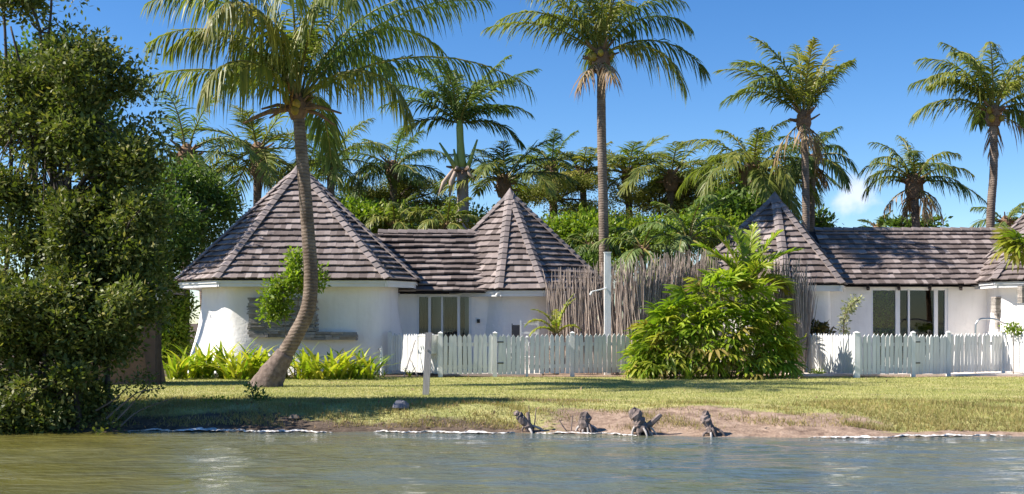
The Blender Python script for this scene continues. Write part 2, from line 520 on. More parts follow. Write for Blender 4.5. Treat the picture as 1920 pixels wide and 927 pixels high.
def soil(x, y):
    s = y - shore(x)
    left = np.clip((1.15 - s + .4 * vnoise(x * 1.1, y * 1.5)) / 0.9, 0, 1) * (1 / (1 + np.exp((x - 0.5) * 2)))
    mid = 1.15 * np.clip((2.0 - s + 0.35 * vnoise(x * 1.3, y * 1.5)) / 0.8, 0, 1) * np.exp(-((x - 3.2) / 2.6) ** 4)
    right = np.clip((0.6 - s) / 0.5, 0, 1) * (x > 5)
    worn = 0.62 * np.exp(-((y - 21.6) / 0.5) ** 2) * np.exp(-((x - 0.8) / 1.6) ** 2) + 0.45 * np.exp(-((y - 22.3) / 0.35) ** 2) * np.exp(-((x - 9.6) / 0.7) ** 2) + 0.3 * np.exp(-((y - 22.2) / .5) ** 2) * np.exp(-((x + 4) / 1.6) ** 2)
    beds = 0.7 * np.clip((y - 30.4) / 0.5, 0, 1)
    worn = worn + .55 * np.clip(vnoise(x * 1.1 + 2, y * 1.6) - .35, 0, 1) * (s > 1)
    return np.clip(np.maximum.reduce([left, mid, right, worn, beds]), 0, 1)


SOIL = soil(GX, GY)
at = gme.attributes.new('soil', 'FLOAT', 'POINT')
at.data.foreach_set('value', SOIL.ravel().astype(np.float32))
at = gme.attributes.new('humus_shade', 'FLOAT', 'POINT')
at.data.foreach_set('value', (1 / (1 + np.exp((GX - .3 + .6 * vnoise(GX, GY)) * 2.2))).ravel().astype(np.float32))
tag(obj('ground', gme), kind='structure')

wx = np.concatenate([[-900, -300, -100, -50, -30, -22, -18], np.arange(-15, 16, .07), [18, 22, 30, 50, 100, 300, 900]])
wy = np.concatenate([[-300, -100, -40, -10, 0, 5, 8], np.arange(9.5, 20.4, .05), [24]])
WX, WY = np.meshgrid(wx, wy)
WW = np.zeros_like(WX)
for k in range(26):
    lam = 0.22 * 1.13 ** k; an = rng.normal(math.pi / 2, .55); ph = rng.uniform(0, 6.28)
    if lam > 2.2: break
    kx, ky = math.cos(an) * 6.283 / lam, math.sin(an) * 6.283 / lam
    WW += 0.0044 * lam ** .8 * np.sin(kx * WX + ky * WY + ph + .9 * vnoise(WX * .8 + k, WY * .9))
fade = ((np.abs(WX) < 15.2) & (WY > 9.4) & (WY < 20.4)).astype(float) * np.clip((shore(WX) + .1 - WY) / 1.2, .25, 1)
wn = len(wx); wi = (np.arange(len(wy) - 1)[:, None] * wn + np.arange(wn - 1)[None]).ravel()
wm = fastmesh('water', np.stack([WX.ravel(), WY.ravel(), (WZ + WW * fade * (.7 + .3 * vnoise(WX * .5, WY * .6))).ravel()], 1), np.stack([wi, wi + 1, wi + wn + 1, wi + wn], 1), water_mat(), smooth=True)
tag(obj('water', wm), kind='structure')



def blades(n, x0, x1, y0, y1, h0, h1, wd, keep):
    x = rng.uniform(x0, x1, n); y = y0 + (y1 - y0) * rng.random(n) ** 1.25
    k = keep(x, y); x, y = x[k], y[k]; n = len(x)
    z = gz(x, y) - 0.004
    h = rng.uniform(h0, h1, n); a = rng.uniform(0, 2 * np.pi, n); l = rng.uniform(0.1, 0.9, n) * h; a2 = rng.uniform(0, 2 * np.pi, n)
    wv = np.stack([np.cos(a), np.sin(a), np.zeros(n)], 1) * wd
    b = np.stack([x, y, z], 1)
    tip = b + np.stack([np.cos(a2) * l, np.sin(a2) * l, h], 1)
    v = np.stack([b - wv, b + wv, tip], 1).reshape(-1, 3)
    return v, np.arange(3 * n).reshape(-1, 3), rng.random(n)


v, f, t = blades(270000, -13, 15, 19.2, 31.5, .015, .045, .006, lambda x, y: (rng.random(len(x)) > soil(x, y) * 1.25) & (y - shore(x) > 0.5))
tag(obj('grass', fastmesh('grass', v, f, M_GRASS, t)), 'short mown lawn grass between the fences and the bank', 'grass', kind='stuff')
v, f, t = blades(130000, -13, 15, 18.6, 22.2, .03, .10, .006,
                 lambda x, y: (vnoise(x * 2.2, y * 2.6) + .35 * rng.standard_normal(len(x)) > np.where(x > 5.2, -.45, np.where(x < 0.2, -.1, 0.4))) & (y - shore(x) > np.where(x > 5.5, .3, .25)) & (y - shore(x) < 3.1))
tag(obj('bank_grass', fastmesh('bank_grass', v, f, M_DRYGRASS, t)), 'rough dry grass along the bank above the water', 'grass', kind='stuff')


# ------------------------------------------------------------------ roofs
def shingle_mesh(k):
    rg = random.Random(k)
    w0, L = 0.5, 1.0
    b0, b1 = rg.uniform(-.05, .05), rg.uniform(-.05, .05)
    t0, t1 = rg.uniform(.94, 1.08), rg.uniform(.94, 1.08)
    v = [(-w0, b0, 0), (w0, b1, 0), (w0, L, 0), (-w0, L, 0), (-w0, b0, t0), (w0, b1, t1), (w0, L, .15), (-w0, L, .15)]
    f = [(0, 3, 2, 1), (4, 5, 6, 7), (0, 1, 5, 4), (1, 2, 6, 5), (2, 3, 7, 6), (3, 0, 4, 7)]
    return v, f


SHV = [shingle_mesh(k) for k in range(6)]
SHM = [mesh('shingle', v, f, M_SH) for v, f in SHV]


def shingle_places(EL, ER, AL, AR, expo=0.25, wr=(.13, .24), thick=.034, wild=0.0, lift=0.0):
    """transforms of shingles covering the quad EL-ER (eave) to AL-AR (top)"""
    EL, ER, AL, AR = map(Vector, (EL, ER, AL, AR))
    nrm = (ER - EL).cross(((AL + AR) / 2 - EL)).normalized()
    if nrm.z < 0: nrm = -nrm
    ex = (ER - EL).normalized()
    up = nrm.cross(ex).normalized()
    if up.z < 0: up = -up
    slope = abs(((AL + AR) / 2 - EL).dot(up))
    rows = max(3, round(slope / expo)); out = []
    for r in range(rows):
        t = r / rows
        a = EL.lerp(AL, t); b = ER.lerp(AR, t)
        w = (b - a).length
        x = -U(0, .5) * wr[0]
        sag = U(-.012, .012); rowtilt = wild * U(-.01, .05)
        while x < w - 0.02:
            sw = U(*wr)
            lo, hi = max(x, 0), min(x + sw, w)
            x += sw
            if hi - lo < .035: continue
            c = a + ex * ((lo + hi) / 2) + up * (sag + U(-.009, .009) - wild * (U(0, .012) + .025 * math.sin(x * 2.3 + r * 1.7))) + nrm * (lift + U(0, .002))
            ln_ = slope / rows * 1.45
            tilt = math.atan2(thick * 1.15, slope / rows) + U(-.006, .008) + rowtilt
            y2 = (up * math.cos(tilt) - nrm * math.sin(tilt)); z2 = (nrm * math.cos(tilt) + up * math.sin(tilt))
            rot = U(-.006, .006)
            x2 = (ex + y2 * rot).normalized()
            sx, sy, sz = (hi - lo) * .999, ln_, thick * U(.96, 1.05)
            base = c + nrm * (thick * 1.0)
            M = Matrix(((x2.x * sx, y2.x * sy, z2.x * sz, base.x), (x2.y * sx, y2.y * sy, z2.y * sz, base.y), (x2.z * sx, y2.z * sy, z2.z * sz, base.z), (0, 0, 0, 1)))
            out.append(M)
    return out


def put_shingles(places, roof, single=True, cap=300):
    """single ones as objects, the rest returned"""
    if single:
        for M in places[:cap]:
            obj('shingle', random.choice(SHM), roof, M)
        return places[cap:]
    return places


def shingle_rest(places, roof):
    if not places: return
    V, Fc, T = [], [], []
    n = 0
    for M in places:
        v, f = random.choice(SHV)
        A = np.array(M)
        pv = np.array(v) @ A[:3, :3].T + A[:3, 3]
        V.append(pv); Fc.append(np.array(f) + n); n += len(v); T += [random.random()] * len(f)
    tag(obj('shingles', fastmesh('shingles', np.concatenate(V), np.concatenate(Fc), M_SH, T), roof), kind='stuff')


def hip_caps(a, b, n1, n2, roof, expo=.25, wd=.115, thick=.026, mat=None):
    """saddle shaped cap shingles up a hip from eave a to apex b; n1, n2 normals of both facets"""
    a = Vector(a); b = Vector(b)
    d = (b - a); n = round(d.length / expo); d = d.normalized()
    up = (n1 + n2).normalized()
    s1 = n1.cross(d).normalized(); s2 = n2.cross(d).normalized()
    if s1.dot(n2) > 0: s1 = -s1
    if s2.dot(n1) > 0: s2 = -s2
    v = []
    L = expo * 1.4
    for (y, lift) in ((-.02, thick * 2.9), (L, thick * 1.6)):
        for h in (0, thick):
            v += [s1 * wd + d * y + n1 * (lift + h), up * (lift + h) * 1.12 + d * y, s2 * wd + d * y + n2 * (lift + h)]
    f = [(3, 4, 10, 9), (4, 5, 11, 10), (0, 6, 7, 1), (1, 7, 8, 2), (0, 1, 4, 3), (1, 2, 5, 4), (0, 3, 9, 6), (2, 8, 11, 5), (6, 9, 10, 7), (7, 10, 11, 8)]
    me = mesh('hip_cap', v, f, mat or M_CAP)
    for k in range(n):
        p = a + d * (k * expo + U(-.012, .012))
        obj('hip_cap', me, roof, Matrix.Translation(p + up * U(0, .008)) @ Matrix.Rotation(U(-.02, .02), 4, 'Z'))


def fnorm(a, b, c):
    n = (Vector(b) - Vector(a)).cross(Vector(c) - Vector(a)).normalized()
    return n if n.z > 0 else -n


def turret_roof(root, roof, poly, apex, z, single_edges, rest, hips, skip=(), expo=.25, fascia=True, wr=(.13, .24)):
    """pyramid roof over an irregular polygon"""
    V = [Vector((x, y, z)) for x, y in poly]; A = Vector(apex); n = len(V)
    N = [fnorm(V[i], V[(i + 1) % n], A) for i in range(n)]
    for i in range(n):
        if i in skip: continue
        a, b = V[i], V[(i + 1) % n]
        pl = shingle_places(a, b, A + (a - A) * .015, A + (b - A) * .015, expo, wr=wr)
        if i in single_edges: rest += put_shingles(pl, roof)
        else: rest += pl
    for i in hips:
        hip_caps(V[i], A.lerp(V[i], .04), N[(i - 1) % n], N[i], roof, expo)
    # apex cap
    mb = MB(); k = 10
    ring = [A + (V[i] - A).normalized() * .42 + Vector((0, 0, .11)) for i in range(n)]
    top = A + Vector((0, 0, .20))
    mb.add(ring + [top], [(i, (i + 1) % n, n) for i in range(n)])
    mb.build('apex_cap', M_CAP, roof)
    # fascia and soffit
    if fascia:
        fb = MB()
        for i in range(n):
            a, b = V[i], V[(i + 1) % n]
            d = (b - a).normalized(); o = Vector((d.y, -d.x, 0))
            c = (A - (a + b) / 2); c.z = 0
            if o.dot(c) > 0: o = -o
            ins = -o * .06
            fb.beam(a + ins + Vector((0, 0, -.045)), b + ins + Vector((0, 0, -.045)), .03, .09)
            ins = -o * .10
            fb.beam(a + ins + Vector((0, 0, -.137)), b + ins + Vector((0, 0, -.137)), .03, .095)
        fb.build('fascia', M_TRIM, root)
        sb = MB(); C = A.copy(); C.z = z - .17
        sv = [v_.lerp(Vector((A.x, A.y, z)), .035) - Vector((0, 0, .165)) for v_ in V]
        sb.add(sv + [C], [(i, (i + 1) % n, n) for i in range(n)])
        sb.build('soffit', M_TRIM, root)
    return V, N


def roof_shell(V, A):
    n = len(V)
    low = [v - Vector((0, 0, .02)) for v in V]
    return low + [Vector(A) - Vector((0, 0, .02))], [(i, (i + 1) % n, n) for i in range(n)]


def stucco_wall(poly, center, z1, inset, root, flare=.3, seed=0, name='wall', segs=96, levels=14, amp=.05):
    """rounded hand-shaped wall ring inside the eave polygon, flaring at its foot"""
    c = np.array(center[:2]); P_ = np.array([np.array(p) for p in poly])
    n = len(P_); L = [np.linalg.norm(P_[(i + 1) % n] - P_[i]) for i in range(n)]; tot = sum(L)
    pts = []
    for k in range(segs):
        s = k / segs * tot; i = 0
        while s > L[i]: s -= L[i]; i += 1
        pts.append(P_[i] + (P_[(i + 1) % n] - P_[i]) * s / L[i])
    pts = np.array(pts)
    for _ in range(3): pts = (np.roll(pts, 1, 0) + pts * 2 + np.roll(pts, -1, 0)) / 4
    d = pts - c; r = np.linalg.norm(d, axis=1); d /= r[:, None]
    v, f = [], []
    for j in range(levels):
        h = j / (levels - 1); z = -.05 + (z1 + .05) * h
        th = np.arange(segs) / segs * 2 * math.pi
        fl = flare * (1 - h) ** 2.4 * (0.55 + 0.45 * np.sin(th * 6 + seed) + .25 * np.sin(th * 11 + seed * 2))
        wob = amp * (np.sin(th * 9 + seed + h * 2.2) * .6 + np.sin(th * 17 + seed * 3 - h * 4) * .35 + np.sin(h * 7 + th * 5) * .35)
        rr = r - inset + fl + wob
        q = c + d * rr[:, None]
        v += [(a, b, z) for a, b in q]
    for j in range(levels - 1):
        for k in range(segs):
            k2 = (k + 1) % segs
            f.append((j * segs + k, j * segs + k2, (j + 1) * segs + k2, (j + 1) * segs + k))
    return obj(name, mesh(name, v, f, M_WALL, True), root)


def slab_panel(root, x0, x1, z0, z1, y, name='stone_panel', ragged=.08, rowh=.042, depth=.16):
    mb = MB(); z = z0
    while z < z1:
        h = rowh * U(.55, 2.0); a = x0 + U(-ragged, ragged) * .6; e = x1 + U(-ragged, ragged)
        x = a
        while x < e:
            l = min(U(.18, .6), e - x)
            mb.box((x + l / 2, y + U(-.05, .03), z + h / 2 + U(-.006, .006)), (l - .006, depth, h - .004), t=random.random(), rz=U(-.02, .02))
            x += max(l, .02)
        z += h
    o = mb.build(name, M_SLATE, root, tint=True)
    tag(o, kind='stuff')
    return o


def wing_roof(root, roof, xl, xr, ye, ze, yr, zr, rest, single, expo, wild=0.0, wr=(.12, .22), ridge=True, xr_top=None, xl_top=None, cap=300):
    xlt = xl if xl_top is None else xl_top; xrt = xr if xr_top is None else xr_top
    pl = shingle_places((xl, ye, ze), (xr, ye, ze), (xlt, yr, zr), (xrt, yr, zr), expo, wr=wr, wild=wild, thick=.028 + .018 * wild)
    if single: rest += put_shingles(pl, roof, cap=cap)
    else: rest += pl
    yb = 2 * yr - ye
    sh = MB()
    sh.add([(xl, ye, ze - .02), (xr, ye, ze - .02), (xrt, yr, zr - .02), (xlt, yr, zr - .02), (xl, yb, ze - .02), (xr, yb, ze - .02)], [(0, 1, 2, 3), (3, 2, 5, 4), (0, 3, 4), (1, 5, 2)])
    # ridge boards
    n1 = fnorm((xl, ye, ze), (xr, ye, ze), (xr, yr, zr)); n2 = Vector((n1.x, -n1.y, n1.z))
    if ridge:
        hip_caps((xlt, yr, zr), (xrt, yr, zr), n1, n2, roof, .3, .11)
    return sh


# ------------------------------------------------------------------ left cottage
house1 = empty('cottage', (-5, 35, 0), 'white stucco cottage with two shingled cone roofs behind the leaning palm', 'cottage')
c1 = (-6.23, 35.2)
poly1 = [(-9.3, 33.3), (-7.86, 31.85), (-3.3, 31.9), (-2.62, 33.1), (-2.7, 36.6), (-4.2, 38.5), (-7.8, 38.5), (-9.55, 36.4)]
Z1 = 2.54; A1 = (c1[0], c1[1], 5.93)
c2 = (-.06, 36.5)
poly2 = [(-2.85, 35.4), (-.36, 33.72), (.92, 33.65), (2.95, 35.5), (2.9, 37.6), (1, 39.3), (-1, 39.3), (-2.85, 37.7)]
Z2 = 2.32; A2 = (c2[0], c2[1], 5.3)
sh = MB()
for pp, zz, aa in ((poly1, Z1, A1), (poly2, Z2, A2)):
    v_, f_ = roof_shell([Vector((x, y, zz)) for x, y in pp], aa); sh.add(v_, f_)
rest1 = []
roof1 = bpy.data.objects.new('roof', None)
# the roof part: felt shell that carries shingles
W1E, W1R = (34.02, 2.26), (36.0, 4.09)
sh.add([(-4.2, W1E[0], W1E[1] - .02), (-.70, W1E[0], W1E[1] - .02), (-.78, W1R[0], W1R[1] - .02), (-4.2, W1R[0], W1R[1] - .02), (-4.2, 38, W1E[1] - .02), (-.7, 38, W1E[1] - .02)], [(0, 1, 2, 3), (3, 2, 5, 4), (1, 5, 2)])
roof1 = sh.build('roof', M_UNDER, house1)
turret_roof(house1, roof1, poly1, A1, Z1, {1}, rest1, [0, 1, 2, 3], expo=.245)
turret_roof(house1, roof1, poly2, A2, Z2, set(), rest1, [0, 1, 2, 3], expo=.235, wr=(.14, .26))
wing_roof(house1, roof1, -4.0, -.70, W1E[0], W1E[1], W1R[0], W1R[1], rest1, False, .25, wild=1.0, xr_top=-.78, wr=(.16, .3))
shingle_rest(rest1, roof1)
stucco_wall(poly1, c1, Z1 - .1, .62, house1, .42, 1.1)
stucco_wall(poly2, c2, Z2 - .1, .5, house1, .2, 2.3, amp=.03)
slab_panel(house1, XD(470, 32.5), XD(596, 32.5), 1.0, 2.04, 32.32, ragged=.06, depth=.34)
slab_panel(house1, XD(560, 32.5), XD(672, 32.5), .93, 1.08, 32.3, name='stone_ledge', ragged=.05, depth=.4)


def room(root, x0, x1, y0, y1, h, open0, open1, zt):
    """front wall with a door opening, side walls, back wall, ceiling and floor of a wing"""
    mb = MB(); t = .2
    if open0 > x0: mb.box(((x0 + open0) / 2, y0 + t / 2, h / 2), (open0 - x0, t, h))
    if open1 < x1: mb.box(((open1 + x1) / 2, y0 + t / 2, h / 2), (x1 - open1, t, h))
    mb.box(((open0 + open1) / 2, y0 + t / 2, (zt + h) / 2), (open1 - open0, t, h - zt))
    mb.build('wall', M_WALL, root)
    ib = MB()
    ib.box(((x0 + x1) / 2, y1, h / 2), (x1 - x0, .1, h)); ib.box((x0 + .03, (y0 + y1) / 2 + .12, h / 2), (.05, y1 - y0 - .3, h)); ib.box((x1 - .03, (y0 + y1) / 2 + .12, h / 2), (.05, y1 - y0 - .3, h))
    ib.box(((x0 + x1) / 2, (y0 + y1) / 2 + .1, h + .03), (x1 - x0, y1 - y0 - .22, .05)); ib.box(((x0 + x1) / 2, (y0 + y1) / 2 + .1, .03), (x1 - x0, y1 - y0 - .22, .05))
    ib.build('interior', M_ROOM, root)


def sliding_door(root, x0, x1, y, zt, bars, panes):
    """white framed glazed door: bars = mullion positions (x, width)"""
    d = MB()
    d.box(((x0 + x1) / 2, y, zt - .03), (x1 - x0, .08, .06)); d.box(((x0 + x1) / 2, y, .06), (x1 - x0, .08, .08))
    fr = d.build('sliding_door', M_FRAME, root)
    for i, (bx, bw) in enumerate(bars):
        m = MB(); m.box((bx, y, (zt + .04) / 2 + .03), (bw, .1 + .004 * i, zt - .16)); m.build('mullion', M_FRAME, fr)
    for i, (a, b) in enumerate(panes):
        m = MB(); m.box(((a + b) / 2, y + .015 * (i % 2), zt / 2 + .03), (b - a, .012, zt - .15)); m.build('pane', M_GLASS, fr)
    return fr


room(house1, -3.9, -.55, 34.55, 37.2, 2.22, XD(782, 34.6), XD(884, 34.6), 2.2)
dx = lambda x: XD(x, 34.62)
sliding_door(house1, dx(782), dx(884), 34.64, 2.2, [(dx(784), .05), (dx(805.5), .075), (dx(829), .05), (dx(860), .075), (dx(882), .08)],
             [(dx(786), dx(804)), (dx(807), dx(828)), (dx(830), dx(859)), (dx(862), dx(881))])
mb = MB()
for k, (a, b) in enumerate(((785, 799), (834, 856), (865, 871))):
    n = int((b - a) / 1.6)
    for i in range(n):
        px = a + (b - a) * i / n
        mb.tube([(dx(px), 34.84 + .03 * math.sin(i * 1.9), .08), (dx(px) + U(-.02, .02), 34.84 + .03 * math.cos(i * 1.9), 2.15)], .028, 6, False)
mb.build('drape', M_CURTAIN, house1)
mb = MB(); mb.box((XD(897, 34.5), 34.52, 1.44), (.09, .07, .11)); mb.build('wall_box', M_IRON, house1)
mb = MB(); mb.tube([P(930, 552, 33.95), P(933, 553, 33.8)], [.05, .035], 10); mb.tube([P(926, 549, 34.1), P(930, 552, 33.95)], .02, 6); mb.build('spot_lamp', M_FRAME, house1)

# ------------------------------------------------------------------ right cottage
house2 = empty('cottage', (11, 36, 0), 'white stucco cottage with long shingled roof and glazed door at right', 'cottage')
c3 = (8.0, 36.5)
poly3 = [(4.95, 35.5), (7.74, 33.8), (9.32, 33.8), (9.95, 35.5), (10.3, 37.6), (9, 39.3), (7, 39.3), (5, 38)]
Z3 = 2.47; A3 = (c3[0], c3[1], 5.2)
c4 = (16.4, 36.2)
poly4 = [(13.45, 35.6), (13.38, 33.35), (14.6, 32.4), (17.5, 32.4), (19, 34), (19, 38), (16.4, 39.4), (14, 38)]
Z4 = 2.55; A4 = (c4[0], c4[1], 5.6)
W2E, W2R = (34.62, 2.49), (36.9, 4.22)
sh = MB()
for pp, zz, aa in ((poly3, Z3, A3), (poly4, Z4, A4)):
    v_, f_ = roof_shell([Vector((x, y, zz)) for x, y in pp], aa); sh.add(v_, f_)
sh.add([(8.6, W2E[0], W2E[1] - .02), (14.2, W2E[0], W2E[1] - .02), (16.2, W2R[0], W2R[1] - .02), (8.6, W2R[0], W2R[1] - .02), (8.6, 39.2, W2E[1] - .02), (14.2, 39.2, W2E[1] - .02)], [(0, 1, 2, 3), (3, 2, 5, 4), (0, 3, 4)])
roof2 = sh.build('roof', M_UNDER, house2)
rest2 = []
wing_roof(house2, roof2, 9.3, 13.9, W2E[0], W2E[1], W2R[0], W2R[1], rest2, True, .265, wild=.15, xr_top=15.6, wr=(.12, .24))
turret_roof(house2, roof2, poly3, A3, Z3, set(), rest2, [0, 1, 2, 3], expo=.25)
turret_roof(house2, roof2, poly4, A4, Z4, set(), rest2, [0, 1, 2], expo=.25)
shingle_rest(rest2, roof2)
stucco_wall(poly3, c3, Z3 - .1, .52, house2, .15, 4.1, amp=.03)
stucco_wall(poly4, c4, Z4 - .1, .5, house2, .25, 5.2, amp=.05)
dx2 = lambda x: XD(x, 35.12)
room(house2, 9.2, 14.1, 35.05, 38.6, 2.44, dx2(1632), dx2(1776), 2.40)
sliding_door(house2, dx2(1632), dx2(1776), 35.13, 2.40, [(dx2(1634), .06), (dx2(1682.5), .13), (dx2(1703.5), .05), (dx2(1754), .11), (dx2(1773.5), .08)],
             [(dx2(1636), dx2(1680)), (dx2(1686), dx2(1703)), (dx2(1704), dx2(1751)), (dx2(1757), dx2(1772))])
mb = MB()
for i in range(9):
    px = 1757 + i * .9
    mb.tube([(dx2(px), 35.34 + .02 * math.sin(i * 2), .08), (dx2(px), 35.34 + .02 * math.sin(i * 2 + 1), 2.35)], .02, 6, False)
mb.build('drape', M_CURTAIN, house2)
reflection_pot = empty('reflection_plant', (dx2(1658), 35.62, .06), 'added potted plant standing in for the green reflection in the right cottage door', 'plant')  # added indoors in place of the greenery mirrored in the left pane
mb = MB(); mb.tube([(dx2(1658), 35.62, .06), (dx2(1658), 35.62, .4)], [.14, .18], 12); mb.build('reflection_pot', M_ROOM, reflection_pot)
REFLECTION_PLANT = reflection_pot
for px in (1627, 1685, 1743, 1801):
    mb = MB(); mb.beam(P(px, 537, 34.72), P(px + 1, 541, 35.06), .08, .12); mb.build('rafter_tail', M_DARKWOOD, house2)
for (px, y0, y1, wd, dd) in ((1873, 559, 588, .26, 34.0), (1877, 588, 617, .13, 34.0)):
    a = P(px, y1, dd); b = P(px, y0, dd)
    mb = MB(); z = a.z
    while z < b.z:
        h = .04 * U(.8, 1.2); l = wd * U(.85, 1.1)
        mb.box((a.x, dd + U(-.02, .02), z + h / 2), (.34, l, h - .006), t=random.random(), rz=.12); z += h
    tag(mb.build('stone_panel', M_SLATE, house2, tint=True), kind='stuff')
mb = MB(); z = 1.95
while z < 2.4:
    h = .04; mb.box((XD(1920, 32.8), 32.82 + U(-.02, .02), z), (.22, .3, h - .006), t=random.random()); z += h
tag(mb.build('stone_panel', M_SLATE, house2, tint=True), kind='stuff')

# ------------------------------------------------------------------ half hidden hut at far left
hut = empty('hut', (-8.7, 27, 0), 'brown walled hut half hidden behind the waterside trees at left', 'hut')
mb = MB()
for (xa, xb, dd) in ((196, 212, 29.2),):
    pass
q = [P(150, 722, 26.6), P(280, 722, 27), P(258, 596, 27), P(160, 560, 26.6)]
q = [Vector((p.x, p.y, max(p.z, -.05))) for p in q]
bk = [p + Vector((0, 1.3, 0)) for p in q]
mb.add(q + bk, [(0, 1, 2, 3), (4, 7, 6, 5), (1, 5, 6, 2), (0, 3, 7, 4), (3, 2, 6, 7)])
mb.build('wall', M_PINK, hut)
mb = MB()
e0, e1, tp = P(100, 545, 26.2), P(303, 550, 26.6), P(180, 490, 27.4)
mb.add([e0, e1, tp, e1 + Vector((0, 2, 0)), e0 + Vector((0, 2, 0))], [(0, 1, 2), (1, 3, 2), (3, 4, 2), (4, 0, 2)])
hr = mb.build('roof', M_UNDER, hut)
pl = shingle_places(e0, e1, tp, tp + Vector((.05, 0, 0)), .25)
shingle_rest(pl, hr)
mb = MB(); mb.beam(e0 + Vector((0, .05, -.08)), e1 + Vector((0, .05, -.08)), .04, .14); mb.build('fascia', M_TRIM, hut)
mb = MB(); mb.tube([P(297, 722, 26.9), P(297, 552, 26.9)], .07, 8); mb.build('post', M_DARKWOOD, hut)


# ------------------------------------------------------------------ pale terraces added behind the fences to bounce sun onto the walls
M_BOUNCE_PAVE = solid('pale_bounce_paving', (.78, .70, .64), (.66, .58, .52), 3, .85, bumpy=.15)
for (xa, xb, ya, yb) in ((7.4, 16.5, 31.4, 35.0), (-1.9, .8, 31.7, 34.5)):
    mb = MB()
    mb.box(((xa + xb) / 2, (ya + yb) / 2, .02), (xb - xa, yb - ya, .06))
    tag(mb.build('bounce_terrace', M_BOUNCE_PAVE), kind='structure')

# ------------------------------------------------------------------ picket fences
PH, PW, PT = 1.02, .106, .022


def picket_mesh(k):
    rg = random.Random(40 + k)
    h = PH + rg.uniform(-.012, .012); x = PW / 2; s = rg.uniform(-.004, .004)
    pr = [(-x, 0), (x, 0), (x + s, h - .075), (s, h), (-x + s, h - .075)]
    v = [(a, -PT / 2, b) for a, b in pr] + [(a, PT / 2, b) for a, b in pr]
    f = [(0, 1, 2, 3, 4), (9, 8, 7, 6, 5)] + [(i, i + 5, (i + 1) % 5 + 5, (i + 1) % 5) for i in range(5)]
    return mesh('picket', v, f, M_PICKET)


PKM = [picket_mesh(k) for k in range(5)]


def fence_run(root, a, b, spacing=.128, gap=.09, rail_side=1):
    a = Vector((*a, 0)); b = Vector((*b, 0)); d = b - a; L = d.length; d.normalize()
    n = max(2, round(L / spacing)); an = math.atan2(d.y, d.x); o = Vector((-d.y, d.x, 0)) * rail_side
    for i in range(n):
        p = a + d * ((i + .5) * L / n)
        p.z = gzf(p.x, p.y) + gap + U(-.008, .008)
        obj('picket', random.choice(PKM), root, Matrix.Translation(p) @ Matrix.Rotation(an, 4, 'Z') @ Matrix.Rotation(random.gauss(0, .012), 4, 'Y') @ Matrix.Rotation(random.gauss(0, .012), 4, 'X'))
    for z in (.27, .84):
        m = MB(); m.beam(a + o * .045 + Vector((0, 0, z)), b + o * .045 + Vector((0, 0, z)), .045, .085); m.build('rail', M_PICKET, root)


def fence_post(root, p, h=1.16, wd=.11, rz=0):
    m = MB(); m.box((p[0], p[1], h / 2 - .05), (wd, wd, h + .1), rz=0)
    v0 = len(m.v); x = wd / 2 + .012
    m.add([(p[0] - x, p[1] - x, h), (p[0] + x, p[1] - x, h), (p[0] + x, p[1] + x, h), (p[0] - x, p[1] + x, h), (p[0], p[1], h + .045)], [(0, 1, 4), (1, 2, 4), (2, 3, 4), (3, 0, 4), (0, 3, 2, 1)])
    m.build('post', M_PICKET, root)


def hinge(root, p, an):
    m = MB(); d = Vector((math.cos(an), math.sin(an), 0)); o = Vector((d.y, -d.x, 0))
    for z in (.36, .9):
        m.box(Vector((p[0], p[1], z)) + d * .12 + o * .022, (.2, .012, .03), rz=an); m.box(Vector((p[0], p[1], z)) + d * .02 + o * .026, (.035, .02, .09), rz=an)
    m.build('hinge', M_IRON, root)


def pt(x, d): return (XD(x, d), d)


LA, LB, LC, LD, LE, LF = pt(731, 32.6), pt(826, 30.6), pt(928, 30.7), pt(988, 30.85), pt(1073, 31.1), pt(1185, 31.5)
fen1 = empty('picket_fence', (*LB, 0), 'white picket fence with open gate leaf between leaning palm and lady palm bush', 'fence')
fen1['label'] = 'white picket fence between the left cottage and the big fan leaf bush'
for a, b in ((LA, LB), (LB, LC), (LD, LE), (LE, LF)):
    A_, B_ = Vector(a), Vector(b); d = (B_ - A_).normalized() * .06
    fence_run(fen1, A_ + d, B_ - d)
for p in (LA, LB, LC, LD, LE): fence_post(fen1, p, 1.13 if p is not LD else 1.02, .115 if p is not LD else .07)


def gate(a, b, label):
    A_, B_ = Vector(a), Vector(b); d = (B_ - A_).normalized(); an = math.atan2(d.y, d.x)
    g = empty('picket_gate', (*a, 0), label, 'gate')
    fence_run(g, A_ + d * .075, B_ - d * .055, spacing=.115, gap=.07)
    m = MB(); o = Vector((-d.y, d.x)) * .05
    m.beam(Vector((*(A_ + d * .12 + o), .3)), Vector((*(B_ - d * .12 + o), .82)), .03, .07); m.build('brace', M_PICKET, g)
    hinge(g, A_, an)


gate(LC, LD, 'narrow white picket gate in the fence before the left cottage')
RA, RB, RC, RD, RE, RF = pt(1512, 32.6), pt(1606, 30.3), pt(1712, 30.8), pt(1778, 31.3), pt(1880, 32.3), pt(1985, 30.2)
fen2 = empty('picket_fence', (*RB, 0), 'white picket fence in front of the right cottage with the glazed door', 'fence')
for a, b in ((RA, RB), (RB, RC), (RD, RE), (RE, RF)):
    A_, B_ = Vector(a), Vector(b); d = (B_ - A_).normalized() * .06
    fence_run(fen2, A_ + d, B_ - d)
for p in (RA, RB, RC, RD, RE): fence_post(fen2, p, 1.14, .10 if p is not RB else .14)
gate(RC, RD, 'narrow white picket gate in the fence before the right cottage')

